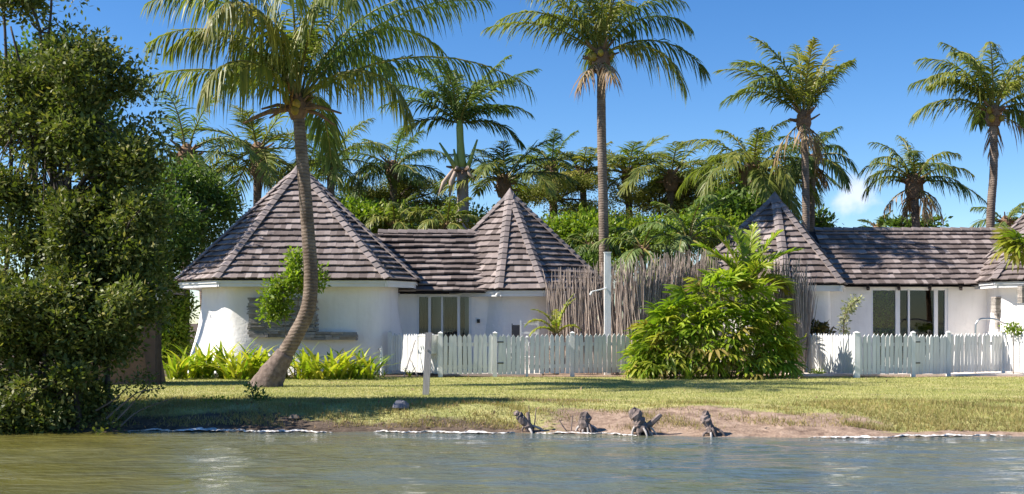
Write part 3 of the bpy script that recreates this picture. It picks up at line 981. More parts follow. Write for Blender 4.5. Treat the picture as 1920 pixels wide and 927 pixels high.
# ------------------------------------------------------------------ stick fences
def stick_mesh(k):
    rg = random.Random(90 + k)
    pts = [(rg.uniform(-.03, .03) * (i > 0), rg.uniform(-.02, .02) * (i > 0), i / 5) for i in range(6)]
    v, f = tube(pts, [1, 1, .95, .85, .7, .4], 5)
    # tube radius 1 is scaled per stick, so keep radii in xy only
    v2 = []
    for i, q in enumerate(v):
        c = Vector(pts[i // 5]); q = Vector(q); r_ = q - c
        v2.append((c.x + r_.x * .0145, c.y + r_.y * .0145, c.z))
    return mesh('stick', v2, f, M_STICK, True)


STM = [stick_mesh(k) for k in range(7)]


def stick_run(root, pts, dens, budget, rest):
    for (x0, d0, h0), (x1, d1, h1) in zip(pts[:-1], pts[1:]):
        a = Vector((*pt(x0, d0), 0)); b = Vector((*pt(x1, d1), 0)); L = (b - a).length; n = int(L * dens)
        for i in range(n):
            t = (i + random.random()) / n; p = a.lerp(b, t); p.y += U(-.06, .06); p.z = -.03
            h = (h0 + (h1 - h0) * t) * U(.8, 1.13)
            M = Matrix.Translation(p) @ Matrix.Rotation(random.gauss(0, .055), 4, 'Y') @ Matrix.Rotation(U(-.04, .04), 4, 'X') @ Matrix.Rotation(U(0, 6), 4, 'Z') @ Matrix.Diagonal((U(.7, 1.35), U(.7, 1.35), h, 1))
            if budget[0] > 0 and i % 3 == 0:
                budget[0] -= 1; obj('stick', random.choice(STM), root, M)
            else: rest.append(M)
        for z in (.6, 1.7):
            m = MB(); m.tube([a + Vector((0, .1, z)), b + Vector((0, .1, z * h1 / h0))], .03, 6); m.build('rail', M_STICK, root)


def stick_rest(root, rest):
    V, Fc, T = [], [], []; n = 0
    for M in rest:
        me = random.choice(STM); A = np.array(M)
        co = np.array([v.co for v in me.vertices]); co = co @ A[:3, :3].T + A[:3, 3]
        for pl in me.polygons:
            if len(pl.vertices) == 4: Fc.append([i + n for i in pl.vertices]); T.append(0)
        T[-25:] = [random.random()] * 25
        V.append(co); n += len(co)
    tag(obj('sticks', fastmesh('sticks', np.concatenate(V), np.array(Fc), M_STICK, T, True), root), kind='stuff')


sf = empty('stick_fence', (*pt(1205, 32.3), 0), 'tall rustic stick fence behind the white pickets, left of the big bush', 'fence')
rr = []; stick_run(sf, [(1034, 33.3, 2.6), (1120, 32.9, 2.75), (1207, 32.4, 2.9), (1275, 33.3, 3.05), (1345, 34.0, 3.2)], 165, [290], rr); stick_rest(sf, rr)
sf = empty('stick_fence', (*pt(1500, 32.3), 0), 'tall rustic stick fence right of the big bush before the shingled cone roof', 'fence')
rr = []; stick_run(sf, [(1415, 33.6, 2.8), (1460, 33.0, 3.0), (1500, 32.4, 2.8), (1507, 32.3, 2.6), (1512, 33.4, 2.2)], 165, [200], rr); stick_rest(sf, rr)

# ------------------------------------------------------------------ small built things
mb = MB(); b0 = Vector((*pt(798, 23.1), 0)); b1 = P(804, 624, 23.2)
q = [(-.062, -.05), (.062, -.05), (.062, .05), (-.062, .05)]
mb.add([b0 + Vector((x, y, -.1)) for x, y in q] + [b1 + Vector((x, y, 0)) for x, y in q], [(0, 3, 2, 1), (4, 5, 6, 7), (0, 1, 5, 4), (1, 2, 6, 5), (2, 3, 7, 6), (3, 0, 4, 7)])
mb.box(b0.lerp(b1, .72) + Vector((0, -.055, 0)), (.03, .02, .03))
tag(mb.build('wooden_post', M_GREYWOOD), 'short weathered grey wooden post standing on the lawn near the picket corner', 'post')

wp = empty('white_pole', (*pt(1139, 32.1), 0), 'tall white square pole against the stick fence', 'pole')
mb = MB(); mb.box((*pt(1139, 32.1), 1.62), (.17, .17, 3.3)); mb.box((*pt(1139, 32.1), 3.27), (.19, .19, .03)); mb.build('shaft', M_PICKET, wp)
mb = MB(); a = P(1137, 541, 32.0); b = P(1110, 547, 31.9); mb.tube([a, b], .018, 6); mb.tube([b, b + Vector((-.05, 0, -.09))], .03, 6); mb.build('tap_arm', M_PICKET, wp)

bx = empty('meter_box', (*pt(803, 30.62), 0), 'white meter box on the fence behind the grey post', 'box')
mb = MB(); p = Vector((*pt(803, 30.75), 0)); mb.box(p + Vector((0, 0, .83)), (.36, .36, .46), rz=R(42)); mb.box(p + Vector((0, 0, 1.075)), (.39, .39, .03), rz=R(42)); mb.build('housing', M_PICKET, bx)
mb = MB(); mb.box(p + Vector((0, 0, .29)), (.06, .06, .62)); mb.build('stand', M_PICKET, bx)

pr = empty('leaning_pole', (*pt(758, 31.2), 0), 'thin grey pole leaning on the sunlit end of the picket fence', 'pole')
mb = MB(); mb.tube([P(757, 706, 31.0), P(779, 638, 31.42)], [.022, .018], 6); mb.build('pole', M_GREYWOOD, pr)
mb = MB(); mb.tube([P(783, 706, 31.0), P(770, 675, 31.3)], [.016, .012], 6); mb.build('side_prop', M_GREYWOOD, pr)
pp = empty('standpipe', (*pt(716, 31.0), 0), 'short white standpipe with tap beside the leafy border', 'pipe')
mb = MB(); mb.tube([P(716, 704, 31), P(715, 666, 31)], .04, 8); mb.tube([P(715, 666, 31), P(715, 650, 31)], [.035, .02], 8); mb.build('pipe', M_PICKET, pp)
mb = MB(); mb.tube([P(715, 653, 31), P(710, 655, 30.9)], .018, 6); mb.build('tap', M_METAL, pp)

ch = empty('garden_chair', (*pt(993, 32.4), 0), 'white garden chair standing behind the picket gate', 'chair')
cx, cy = pt(993, 32.4)
for sx in (-1, 1):
    for sy in (-1, 1):
        m = MB(); m.box((cx + sx * .24, cy + sy * .22, .73 if sy > 0 else .22), (.045, .045, 1.46 if sy > 0 else .45)); m.build('leg', M_PICKET, ch)
m = MB(); m.box((cx, cy, .46), (.5, .5, .035)); m.build('seat', M_PICKET, ch)
for z in (1.36, 1.12, .85):
    m = MB(); m.box((cx, cy + .22, z), (.43, .03, .06)); m.build('back_slat', M_PICKET, ch)
fc = empty('folding_chair', (*pt(967, 33.2), 0), 'dark folded chair leaning on the wall beside the white chair', 'chair')
cx, cy = pt(968, 33.2)
m = MB(); m.box((cx, cy, .68), (.2, .03, 1.3)); m.build('panel', solid('dark_mesh_fabric', (.05, .055, .065), (.03, .03, .04), 8, .8), fc)
for s in (-1, 1):
    m = MB(); m.tube([(cx + s * .115, cy - .05, 0), (cx + s * .115, cy + .01, 1.37)], .014, 6); m.build('leg', M_IRON, fc)

hr_ = empty('handrail', (*pt(1832, 31.6), 0), 'bent steel handrail behind the right picket fence', 'handrail')
pts = [P(1829, 700, 32.0), P(1829, 618, 32.0), P(1831, 606, 32.0), P(1838, 599, 32.0), P(1850, 598, 32.1), P(1866, 599, 32.2), P(1880, 606, 32.4), P(1900, 618, 32.8), P(1905, 700, 32.9)]
mb = MB(); mb.tube(spline(pts, 40), .028, 8); mb.build('rail', M_METAL, hr_, True)
mb = MB(); mb.tube([Vector((*pt(1829, 32.0), 0)), Vector((*pt(1829, 32.0), .03))], .07, 10); mb.build('flange', M_METAL, hr_)


# ------------------------------------------------------------------ palms
def frond_mesh(base, phi, e0, bend, L, n=40, ll=.7, lw=.04, droop=.55, vee=.25, pet=.14, fwd=.85, swing=0.0, mat=None, wind=None, split=.0, rach=.035, pw=1.4):
    """one pinnate frond: rachis and leaflets, in world space. Returns mesh"""
    Mn = 28
    s = np.linspace(0, 1, Mn)
    el = e0 - bend * s ** pw
    az = phi + swing * s ** 1.5
    T = np.stack([np.cos(el) * np.cos(az), np.cos(el) * np.sin(az), np.sin(el)], 1)
    Rp = np.zeros((Mn, 3)); Rp[1:] = np.cumsum((T[1:] + T[:-1]) / 2 * (L / (Mn - 1)), 0)
    Rp += np.array(base)
    S = np.stack([np.sin(az), -np.cos(az), np.zeros(Mn)], 1)
    Uv = np.cross(S, T)
    # leaflets
    u = np.repeat(np.linspace(pet, .995, n), 2) + rng.uniform(-.004, .004, 2 * n)
    sg = np.tile([1.0, -1.0], n)
    fi = lambda A: np.stack([np.interp(u, s, A[:, k]) for k in range(3)], 1)
    p, t, sv, uv = fi(Rp), fi(T), fi(S), fi(Uv)
    x = np.clip((u - pet) / (1 - pet), 0, 1)
    prof = np.minimum(1, .55 + 2.2 * x) * np.clip(1.12 - .85 * x ** 2.2, .2, 1)
    l = ll * prof * rng.uniform(.7, 1.15, 2 * n)
    if split: l *= np.where(rng.random(2 * n) < split, rng.uniform(.25, .7, 2 * n), 1)
    fw = fwd + .9 * x ** 2
    dr = sv * sg[:, None] + t * fw[:, None] + uv * (vee + rng.uniform(-.2, .2, 2 * n))[:, None] + rng.normal(0, .17, (2 * n, 3))
    dr /= np.linalg.norm(dr, axis=1)[:, None]
    g = np.array([0, 0, -1.0]) * 1.0
    if wind is not None: g = g + np.array(wind)
    dp = droop * 1.45 * rng.uniform(.6, 1.35, 2 * n)
    wv = t - dr * np.sum(t * dr, 1)[:, None]; wv /= np.linalg.norm(wv, axis=1)[:, None] + 1e-6
    tw = rng.uniform(-.5, .5, 2 * n)[:, None]
    wv = wv + uv * tw; wv /= np.linalg.norm(wv, axis=1)[:, None]
    tt = [0, .33, .68, 1.0]; ww = [.55, 1, .75, 0]
    rows = []
    for q, wq in zip(tt, ww):
        c = p + dr * (l * q / (1 + .35 * dp * q))[:, None] + g * (l * dp * q * q / (1 + .35 * dp * q))[:, None]
        if wq > 0: rows += [c - wv * (lw * wq / 2), c + wv * (lw * wq / 2)]
        else: rows.append(c)
    V = np.stack(rows, 1)                       # (2n,7,3)
    k = np.arange(2 * n)[:, None] * 7
    Q = np.concatenate([k + np.array([0, 1, 3, 2]), k + np.array([2, 3, 5, 4])])
    Tt = (k + np.array([4, 5, 6])).tolist()
    tv = rng.random(2 * n) * .5 + .25 * x
    V = V.reshape(-1, 3)
    rv, rf = tube([tuple(a) for a in Rp[::3]], list(np.linspace(rach, rach * .25, len(Rp[::3]))), 5, False)
    b = len(V)
    allv = V.tolist() + [tuple(a) for a in rv]
    allf = Q.tolist() + Tt + [tuple(i + b for i in q) for q in rf]
    me = mesh('frond', allv, allf, mat, False, np.concatenate([tv, tv, tv, np.full(len(rf), .3)]))
    me.materials.append(M_RACHIS)
    mi = np.zeros(len(allf), dtype=np.int32); mi[-len(rf):] = 1
    me.polygons.foreach_set('material_index', mi)
    return me


def palm_trunk(root, pts, r0, r1, flare=1.6, mat=None, name='trunk', ringstep=.13, foot=True):
    P_ = spline(pts, 12)
    L = sum((b - a).length for a, b in zip(P_[:-1], P_[1:])); n = max(12, min(110, int(L / ringstep * 2)))
    P_ = spline(pts, n)
    rad = []
    for i in range(n):
        t = i / (n - 1)
        r = r0 + (r1 - r0) * t ** .8 + (r0 * (flare - 1)) * math.exp(-t * L / .35)
        r *= 1 + (.015 if i % 2 else -.012) + U(-.02, .02)
        rad.append(r)
    v, f = tube(P_, rad, 14)
    return obj(name, mesh(name, v, f, mat or M_BARK, True), root)


def crown_heart(root, c, r, n=16, mat=None, nuts=0, axis=Vector((0, 0, 1))):
    m = MB()
    for i in range(n):
        a = i * 2.4; e = U(-.25, .9); l = r * U(1.6, 3.2)
        d = Vector((math.cos(a) * math.cos(e), math.sin(a) * math.cos(e), math.sin(e)))
        p0 = c + Vector((0, 0, -r * .8 + r * 1.4 * i / n)); m.tube([p0 + d * r * .3, p0 + d * l * .6, p0 + d * l + Vector((0, 0, .03))], [r * .28, r * .2, r * .12], 5)
    m.tube([c + Vector((0, 0, -r * 2.2)), c + Vector((0, 0, -r)), c + Vector((0, 0, r * .6)), c + Vector((0, 0, r * 1.6))], [r * .95, r * 1.35, r * 1.2, r * .4], 10)
    m.build('leaf_bases', mat or M_FIBRE, root)
    for i in range(nuts):
        a = U(0, 6.28); b = c + Vector((math.cos(a) * r * 1.5, math.sin(a) * r * 1.5, U(-r * 1.2, r * .5)))
        s = U(.09, .13)
        v, f = tube([b + Vector((0, 0, z * s)) for z in (-1.2, -.9, -.3, .4, .95, 1.2)], [s * q for q in (.1, .6, .95, .95, .55, .1)], 8)
        obj('coconut', mesh('coconut', v, f, M_NUT, True), root)


def palm(label, base, crown, r0, r1, fronds, mid=(), mat=None, n=34, ll=.7, lw=.05, droop=.5, nuts=0, group=None, flare=1.5, name='coconut_palm', wind=None, split=.05, heart=1.0, dead=0, trunk_mat=None, vee=.2):
    base = Vector(base); crown = Vector(crown)
    root = empty(name, base, label, 'palm tree', group)
    tp = [base] + [Vector(q) for q in mid] + [crown]
    if len(tp) == 2: tp.insert(1, base.lerp(crown, .5) + Vector((U(-.15, .15), U(-.15, .15), 0)))
    palm_trunk(root, tp, r0, r1, flare, trunk_mat)
    if heart: crown_heart(root, crown, r1 * 1.25 * heart, 14, nuts=nuts)
    for fr in fronds:
        phi, e0, bend, L = fr[:4]; kw = dict(fr[4]) if len(fr) > 4 else {}
        m_ = kw.pop('mat', mat or M_PALM)
        args = dict(n=n, ll=ll, lw=lw, droop=droop, split=split, wind=wind, vee=vee); args.update(kw)
        d = Vector((math.cos(R(phi)), math.sin(R(phi)), 0)) * r1 * .5
        me = frond_mesh(crown + d + Vector((0, 0, r1 * .6)), R(phi), R(e0), R(bend), L, mat=m_, **args)
        obj('frond', me, root)
    for i in range(dead):
        ph = U(0, 360)
        me = frond_mesh(crown + Vector((0, 0, -r1)), R(ph), R(U(-40, -10)), R(U(40, 60)), U(1.0, 1.7), n=18, ll=ll * .7, lw=lw * .9, droop=1.0, mat=M_DEAD, split=.3)
        obj('dead_frond', me, root)
    return root


def auto_fronds(n, L, up=75, low=-15, bend=(60, 95), lean=0.0, leandir=180, y_only=None):
    """evenly spiralled fronds; the upper ones stand, the lower ones droop"""
    out = []
    for i in range(n):
        t = i / max(1, n - 1)
        phi = i * 137.5 + U(-12, 12)
        e = up - (up - low) * t ** .85 + U(-6, 6)
        b = bend[0] + (bend[1] - bend[0]) * (1 - abs(2 * t - 1)) + U(-8, 8)
        if lean:
            e += lean * math.cos(R(phi - leandir)) * -.25
        out.append((phi, e, b, L * U(.85, 1.08) * (1 - .18 * (t < .15))))
    return out


# the big leaning palm in front
dA = 26.2
b0 = Vector((XD(499, dA), dA, -.08))
mids = [P(522, 685, dA), P(553, 632, dA), P(577, 580, dA), P(583, 520, dA), P(578, 440, dA), P(571, 350, dA), P(564, 270, dA)]
cA = P(558, 195, dA)
K = dict(n=62, ll=.92, lw=.05, droop=.75, split=.06)
fr1 = [
    (180, 34, 62, 3.9, dict(droop=.95, ll=1.0, pw=1.1)),
    (172, 60, 92, 4.1, dict(droop=1.0)),
    (190, 76, 105, 4.3, dict(droop=1.1)),
    (165, 68, 112, 4.0, dict(droop=1.0)),
    (215, 82, 120, 4.2, dict(droop=1.1)),
    (2, 36, 70, 5.4, dict(droop=.95, mat=M_PALMD, pw=1.15, ll=1.0)),
    (10, 54, 58, 5.0, dict(droop=1.0, mat=M_PALMD)),
    (352, 64, 82, 4.6, dict(droop=1.0, mat=M_PALMD)),
    (-30, 34, 112, 3.5, dict(droop=1.1, mat=M_PALMY)),
    (-85, 80, 128, 4.4, dict(droop=1.2, mat=M_PALM)),
    (-115, 76, 138, 4.0, dict(droop=1.2, mat=M_PALMY)),
    (-60, 74, 120, 4.2, dict(droop=1.1)),
    (95, 70, 95, 4.2, dict(mat=M_PALMD)), (60, 55, 90, 4.2, dict(mat=M_PALMD)), (125, 55, 95, 4.2, dict(mat=M_PALMD)),
    (20, 80, 80, 4.2), (150, 84, 75, 4.2), (310, 82, 105, 4.2),
    (85, 25, 100, 3.6, dict(mat=M_PALMD)), (232, 44, 120, 3.0, dict(droop=1.2, mat=M_PALMY)),
    (30, 66, 105, 4.4, dict(mat=M_PALMD)),
]
pA = palm('large coconut palm with curved leaning trunk on the lawn before the left cottage', b0, cA, .192, .125, fr1, mids, n=80, ll=1.12, lw=.046, droop=.75, nuts=9, flare=1.75)
m = MB()
for (x, y) in ((455, 232), (490, 205), (505, 222), (640, 213), (628, 235), (470, 222), (612, 205)):
    e = P(x, y, dA + U(-.5, .3)); m.tube([cA + Vector((0, 0, -.1)), cA.lerp(e, .55) + Vector((0, 0, .04)), e], [.05, .04, .02], 6)
m.build('dead_stalks', M_FIBRE, pA)
m = MB()
for i in range(26):
    p = P(U(525, 552), U(150, 200), dA - U(.05, .35)); m.tube([p, p + Vector((U(-.08, .08), 0, U(-.28, -.12)))], .012, 4)
m.build('flower_stalk', solid('orange_flower_stalk', (.42, .20, .04), (.30, .15, .03), 4, .6), pA)
v, f = tube(spline([b0 + Vector((-.03, 0, 0)), P(512, 700, dA), P(535, 663, dA)], 14), [(.40 - .012 * i) * U(.95, 1.04) * (1 - .014 * i) for i in range(14)], 16)
obj('root_foot', mesh('root_foot', v, f, M_BARKBASE, True), pA)

# tall single palm behind the stick fence
dB = 36.0
fr2 = [
    (176, 42, 62, 3.7, dict(droop=.55, pw=1.2)), (190, 52, 85, 3.5, dict(droop=.6)),
    (4, 36, 96, 3.6, dict(droop=.7, mat=M_PALMD, pw=1.1)), (-25, 26, 108, 3.3, dict(droop=.85, mat=M_PALMY, pw=1.05)), (10, 60, 100, 3.3, dict(mat=M_PALMD)),
    (165, 78, 60, 3.0), (100, 85, 50, 3.0), (60, 72, 70, 3.1), (-60, 80, 70, 3.0), (230, 80, 75, 3.0), (20, 82, 55, 3.0, dict(mat=M_PALMY)), (140, 65, 80, 3.0),
    (90, 40, 90, 2.6), (200, 66, 75, 3.2), (340, 68, 95, 3.2, dict(mat=M_PALMD)), (270, 88, 60, 2.6, dict(mat=M_PALMY)),
]
pB = palm('tall straight coconut palm rising behind the stick fence', (XD(1133, dB), dB, -.05), P(1127, 108, dB), .17, .125, fr2, [P(1133, 520, dB), P(1131, 380, dB), P(1128, 250, dB)], n=66, ll=1.12, lw=.052, droop=.75, nuts=7, heart=1.35, dead=3)

dC = 40.0
fr = [(178, 58, 70, 3.4, dict(wind=(-.3, 0, .2))), (200, 66, 80, 3.2, dict(wind=(-.3, 0, .1))), (160, 70, 70, 3.2, dict(wind=(-.3, 0, .2))), (190, 80, 60, 3.3), (90, 85, 45, 3.0, dict(wind=(-.2, 0, .2))), (270, 82, 60, 2.8, dict(mat=M_PALMY)), (20, 75, 25, 2.7, dict(wind=(.2, 0, .2), mat=M_PALMY)), (0, 62, 30, 2.5), (215, 55, 85, 2.8), (40, 68, 50, 2.3), (140, 60, 85, 2.9), (320, 70, 60, 2.4), (175, 45, 80, 2.9, dict(mat=M_PALMD))]
palm('windblown coconut palm right of the shingled cone with brown hanging sheath', (XD(1513, dC), dC, 0), P(1507, 222, dC), .15, .11, fr, [P(1511, 380, dC)], n=54, ll=1.05, lw=.055, droop=.45, heart=1.4, dead=3)
palm('slim palm just behind the windblown palm', (XD(1525, 43), 43, 0), P(1524, 300, 43), .15, .11, auto_fronds(13, 2.0, 70, -25), n=36, ll=.8, lw=.05, droop=.6, dead=2, mat=M_PALMD)
palm('bushy palm with brown skirt above the right cone roof', (XD(1415, 42), 42, 0), P(1412, 325, 42), .2, .17, auto_fronds(20, 2.8, 80, -20), n=46, ll=.95, lw=.055, droop=.5, heart=1.6, dead=7)
dD = 39.0
fr = [(180, 28, 80, 2.8, dict(droop=.6)), (172, 55, 85, 3.0), (165, 70, 75, 3.1, dict(wind=(-.2, 0, 0))), (195, 62, 95, 2.8), (100, 76, 60, 3.2), (245, 74, 80, 3.0), (30, 72, 65, 3.2), (5, 62, 70, 3.2), (350, 40, 85, 2.8), (-10, 22, 80, 2.5, dict(mat=M_PALMD)), (50, 58, 80, 2.8), (130, 62, 85, 2.8), (150, 80, 55, 3.0), (300, 70, 95, 2.7), (80, 35, 85, 2.6, dict(mat=M_PALMD)), (210, 74, 80, 2.8), (15, 10, 70, 2.2, dict(mat=M_PALMD))]
palm('tall coconut palm at the right edge of the picture', (XD(1853, dD), dD, 0), P(1863, 212, dD), .15, .12, fr, [P(1857, 420, dD), P(1863, 320, dD)], n=56, ll=1.05, lw=.055, droop=.65, heart=1.3, nuts=3, dead=2)
fr = [(180, 25, 95, 2.0), (170, 55, 110, 2.2), (160, 75, 70, 2.2), (100, 85, 60, 2.2), (10, 70, 95, 2.2), (0, 40, 80, 2.2), (-8, 5, 55, 2.6, dict(mat=M_PALMD)), (60, 60, 90, 2), (250, 70, 100, 2), (300, 50, 110, 2, dict(mat=M_PALMD)), (200, 62, 100, 2.1), (140, 45, 100, 2), (330, 20, 80, 1.9, dict(mat=M_PALMD))]
palm('leaning palm with brown skirt above the long right roof', (XD(1712, 43), 43, 0), P(1714, 345, 43), .17, .14, fr, n=40, ll=.85, lw=.05, droop=.65, heart=1.4, dead=8)

# royal palm
dR = 42.0
rp = empty('royal_palm', (XD(868, dR), dR, 0), 'royal palm with green shaft and pale hanging sheaths between the cone roofs', 'palm tree')
palm_trunk(rp, [(XD(868, dR), dR, 0), P(868, 420, dR), P(867, 315, dR)], .24, .2, 1.2, solid('royal_bark', (.34, .28, .26), (.2, .16, .15), 3, .9))
v, f = tube([P(867, 318, dR), P(865, 300, dR), P(863, 265, dR), P(862, 240, dR), P(862, 226, dR)], [.2, .16, .13, .13, .1], 12)
obj('crownshaft', mesh('crownshaft', v, f, M_CROWNSHAFT, True), rp)
for (a, b, r_) in (((858, 312), (843, 372), .11), ((850, 318), (822, 368), .08), ((876, 312), (893, 340), .07)):
    p0, p1 = P(*a, dR - .2), P(*b, dR - .3); v, f = tube([p0, p0.lerp(p1, .5) + Vector((-.08, 0, 0)), p1], [.06, r_, .02], 7); obj('dry_sheath', mesh('dry_sheath', v, f, M_BOOT, True), rp)
for (a, b) in (((856, 318), (824, 268)), ((876, 318), (895, 262)), ((858, 318), (851, 280))):
    v, f = tube([P(*a, dR - .15), P(*b, dR - .1)], [.10, .03], 7); obj('leaf_stub', mesh('leaf_stub', v, f, M_CROWNSHAFT, True), rp)
m = MB()
for i in range(12):
    a = i * .52; c_ = P(868, 318, dR); d = Vector((math.cos(a), math.sin(a), U(-.6, .5))); m.tube([c_ + d * .1, c_ + d * U(.35, .6)], [.1, .03], 5)
m.build('fibre', M_FIBRE, rp)
for fr_ in [(178, 55, 75, 3.3, {}), (185, 40, 70, 3.0, {}), (160, 70, 65, 3.3, {}), (200, 74, 70, 3.0, {}), (100, 72, 60, 3.3, {}), (250, 70, 75, 3.1, {}), (40, 62, 60, 3.2, {}), (20, 68, 35, 3.2, {}), (2, 52, 40, 3.4, dict(wind=(.3, 0, 0))), (-10, 35, 70, 2.7, dict(mat=M_PALMD)), (45, 45, 70, 2.7, {}), (130, 60, 70, 2.8, {}), (300, 60, 75, 2.6, {}), (10, 15, 80, 2.5, dict(mat=M_PALMD)), (170, 20, 75, 2.4, dict(mat=M_PALMD))]:
    kw = dict(fr_[4]); m_ = kw.pop('mat', M_ROYAL)
    obj('frond', frond_mesh(P(862, 232, dR), R(fr_[0]), R(fr_[1]), R(fr_[2]), fr_[3], n=66, ll=.95, lw=.065, droop=.5, mat=m_, pet=.06, vee=.3, **kw), rp)

# row of palms behind
back = [
    (350, 290, 41, .17, 14, 2.6, 'dark trunked palm at the left behind the waterside trees', M_PALMD, 75, -15, 2),
    (385, 345, 45, .12, 9, 2.2, 'pale young palm left of the big cone roof', M_PALMY, 85, 40, 0),
    (483, 285, 42, .16, 17, 2.6, 'shaggy palm left of the leaning trunk with brown hanging fronds', M_PALM, 82, -30, 4),
    (620, 305, 44, .16, 15, 2.5, 'palm right of the leaning trunk above the big cone roof', M_PALM, 82, -10, 0),
    (738, 318, 46, .16, 16, 2.4, 'round headed palm left of the royal palm', M_PALMD, 80, -10, 0),
    (945, 345, 43, .16, 17, 2.5, 'palm with fanned fronds above the smaller left cone roof', M_PALM, 85, 15, 0),
    (1035, 315, 48, .15, 13, 1.9, 'small round palm left of the tall straight palm', M_PALMD, 80, -5, 0),
    (1092, 330, 47, .15, 12, 1.9, 'yellowish palm touching the tall straight trunk on its left', M_PALMY, 80, 0, 0),
    (1178, 330, 47, .15, 14, 2.3, 'arching palm just right of the tall straight trunk', M_PALM, 86, 20, 0),
    (1258, 335, 46, .16, 17, 2.5, 'broad palm midway between tall straight palm and bushy palm', M_PALM, 84, 0, 1),
    (1325, 345, 49, .15, 14, 2.2, 'low palm at the left shoulder of the bushy palm', M_PALMD, 75, -15, 0),
    (1468, 330, 48, .15, 12, 2.0, 'dark palm between the bushy palm and the windblown palm', M_PALMD, 70, -20, 0),
    (1645, 432, 50, .12, 10, 1.0, 'tiny palm top showing over the long right roof', M_PALMD, 75, -10, 0),
    (1885, 418, 52, .14, 12, 1.9, 'low palm behind the roof beside the right edge palm', M_PALMD, 70, -15, 0),
    (570, 345, 50, .14, 12, 2.2, 'dark palm behind the peak of the big cone roof', M_PALMD, 75, -10, 0),
]
for (x, y, d, r, n_, L, lab, mt, up, low, dd) in back:
    palm(lab, (XD(x + U(-6, 6), d), d, 0), P(x, y, d), r, r * .85, auto_fronds(n_ - 2, L * U(1.0, 1.25), min(up, U(62, 74)), low - 5, (U(35, 55), U(60, 90))), n=50, ll=.85 * L / 2.4 + .12, lw=.046, droop=U(.2, .55), mat=mt, group='palms behind the cottages', heart=1.3, dead=dd)

# lower feathery palms between houses
low = [
    (1205, 470, 35.5, 11, 1.9, 'feathery pale green palm behind the stick fence, left of its twin', M_ROYAL, 75, -20),
    (1290, 452, 36.5, 13, 2.3, 'large feathery palm behind the stick fence, nearer the right cone roof', M_ROYAL, 80, -20),
    (740, 425, 39.5, 12, 1.5, 'short palm just above the low connecting roof at left', M_PALM, 80, 10),
    (838, 428, 39, 13, 1.5, 'short dense palm above the connecting roof under the royal palm', M_PALM, 82, 5),
    (1105, 465, 39, 10, 1.4, 'short dark palm behind the stick fence beside the small cone', M_PALMD, 75, 0),
]
for (x, y, d, n_, L, lab, mt, up, lw_) in low:
    palm(lab, (XD(x, d), d, 0), P(x, y, d), .10, .08, auto_fronds(n_, L, up, lw_, (70, 100)), n=36, ll=.55, lw=.055, droop=.5, mat=mt, group='short palms among the cottages', heart=1.0, name='small_palm')
palm('young yellow green areca palm behind the pickets by the small turret', (*pt(1043, 32.2), 0), P(1043, 628, 32.2), .06, .05, [(178, 62, 115, 1.0), (165, 78, 80, 1.0), (20, 82, 50, 1.1), (5, 80, 30, 1.15), (200, 40, 100, .8), (-20, 50, 90, .7), (270, 70, 90, .7), (90, 75, 60, .9)], n=26, ll=.3, lw=.035, droop=.35, mat=M_BRIGHT, name='areca_palm', vee=.5)
palm('young feather palm rising from the top of the big fan leaf bush', (*pt(1400, 32.4), 0), P(1400, 540, 32.4), .09, .08, [(178, 58, 45, 1.8), (168, 74, 40, 1.9), (120, 84, 25, 1.7), (60, 82, 25, 1.8), (10, 72, 35, 1.8), (2, 55, 50, 1.8), (200, 42, 80, 1.2), (-70, 62, 90, 1.2), (-25, 36, 100, 1.3, dict(mat=M_BRIGHT)), (240, 45, 110, 1.1), (140, 60, 50, 1.4), (40, 60, 50, 1.4), (10, 26, 90, 1.2, dict(mat=M_BRIGHT))], n=34, ll=.68, lw=.055, droop=.2, mat=M_FAN, name='small_palm', vee=.5, split=0)


# ------------------------------------------------------------------ leafy trees
def leaf_cloud(centres, sig, per, size, flat=1.0, upb=.6, aspect=.5):
    """rhombic leaves scattered round cluster centres"""
    C_ = np.asarray(centres, dtype=float); n = len(C_) * per
    c = np.repeat(C_, per, 0)
    sg = np.repeat(np.asarray(sig if hasattr(sig, '__len__') else [sig] * len(C_), dtype=float), per)
    off = rng.normal(0, 1, (n, 3)); off[:, 2] *= flat
    p = c + off * sg[:, None]
    d = off / (np.linalg.norm(off, axis=1)[:, None] + 1e-6) + rng.normal(0, .5, (n, 3)); d[:, 2] += .15
    d /= np.linalg.norm(d, axis=1)[:, None]
    nr = rng.normal(0, 1, (n, 3)) * (1 - upb) + np.array([0, 0, 1.0]) * upb
    s = np.cross(d, nr); s /= np.linalg.norm(s, axis=1)[:, None] + 1e-6
    l = size * rng.uniform(.6, 1.3, n)
    mid = p + d * (l * .45)[:, None]; wv = s * (l * aspect * .5)[:, None]
    V = np.stack([p, mid + wv, p + d * l[:, None], mid - wv], 1).reshape(-1, 3)
    return V, np.arange(4 * n).reshape(-1, 4), rng.random(n)


def blob_points(ells, n, shell=.55, gap=0.0, gs=1.0):
    """cluster centres inside ellipsoids, biased to the surface"""
    out = []
    vol = np.array([e[1][0] * e[1][1] * e[1][2] for e in ells]) ** .75; vol /= vol.sum()
    for (c, r), fr in zip(ells, vol):
        k = max(3, int(n * fr)); d = rng.normal(0, 1, (k, 3)); d /= np.linalg.norm(d, axis=1)[:, None]
        rad = (shell + (1 - shell) * rng.random(k)) * (1 + .16 * vnoise(d[:, 0] * 3 + c[0], d[:, 2] * 3 + c[2], c[1]))
        q = np.array(c) + d * rad[:, None] * np.array(r)
        if gap: q = q[vnoise(q[:, 0] * gs, q[:, 2] * gs * 1.2, q[:, 1] * gs) > -1 + gap]
        out.append(q)
    return np.concatenate(out)


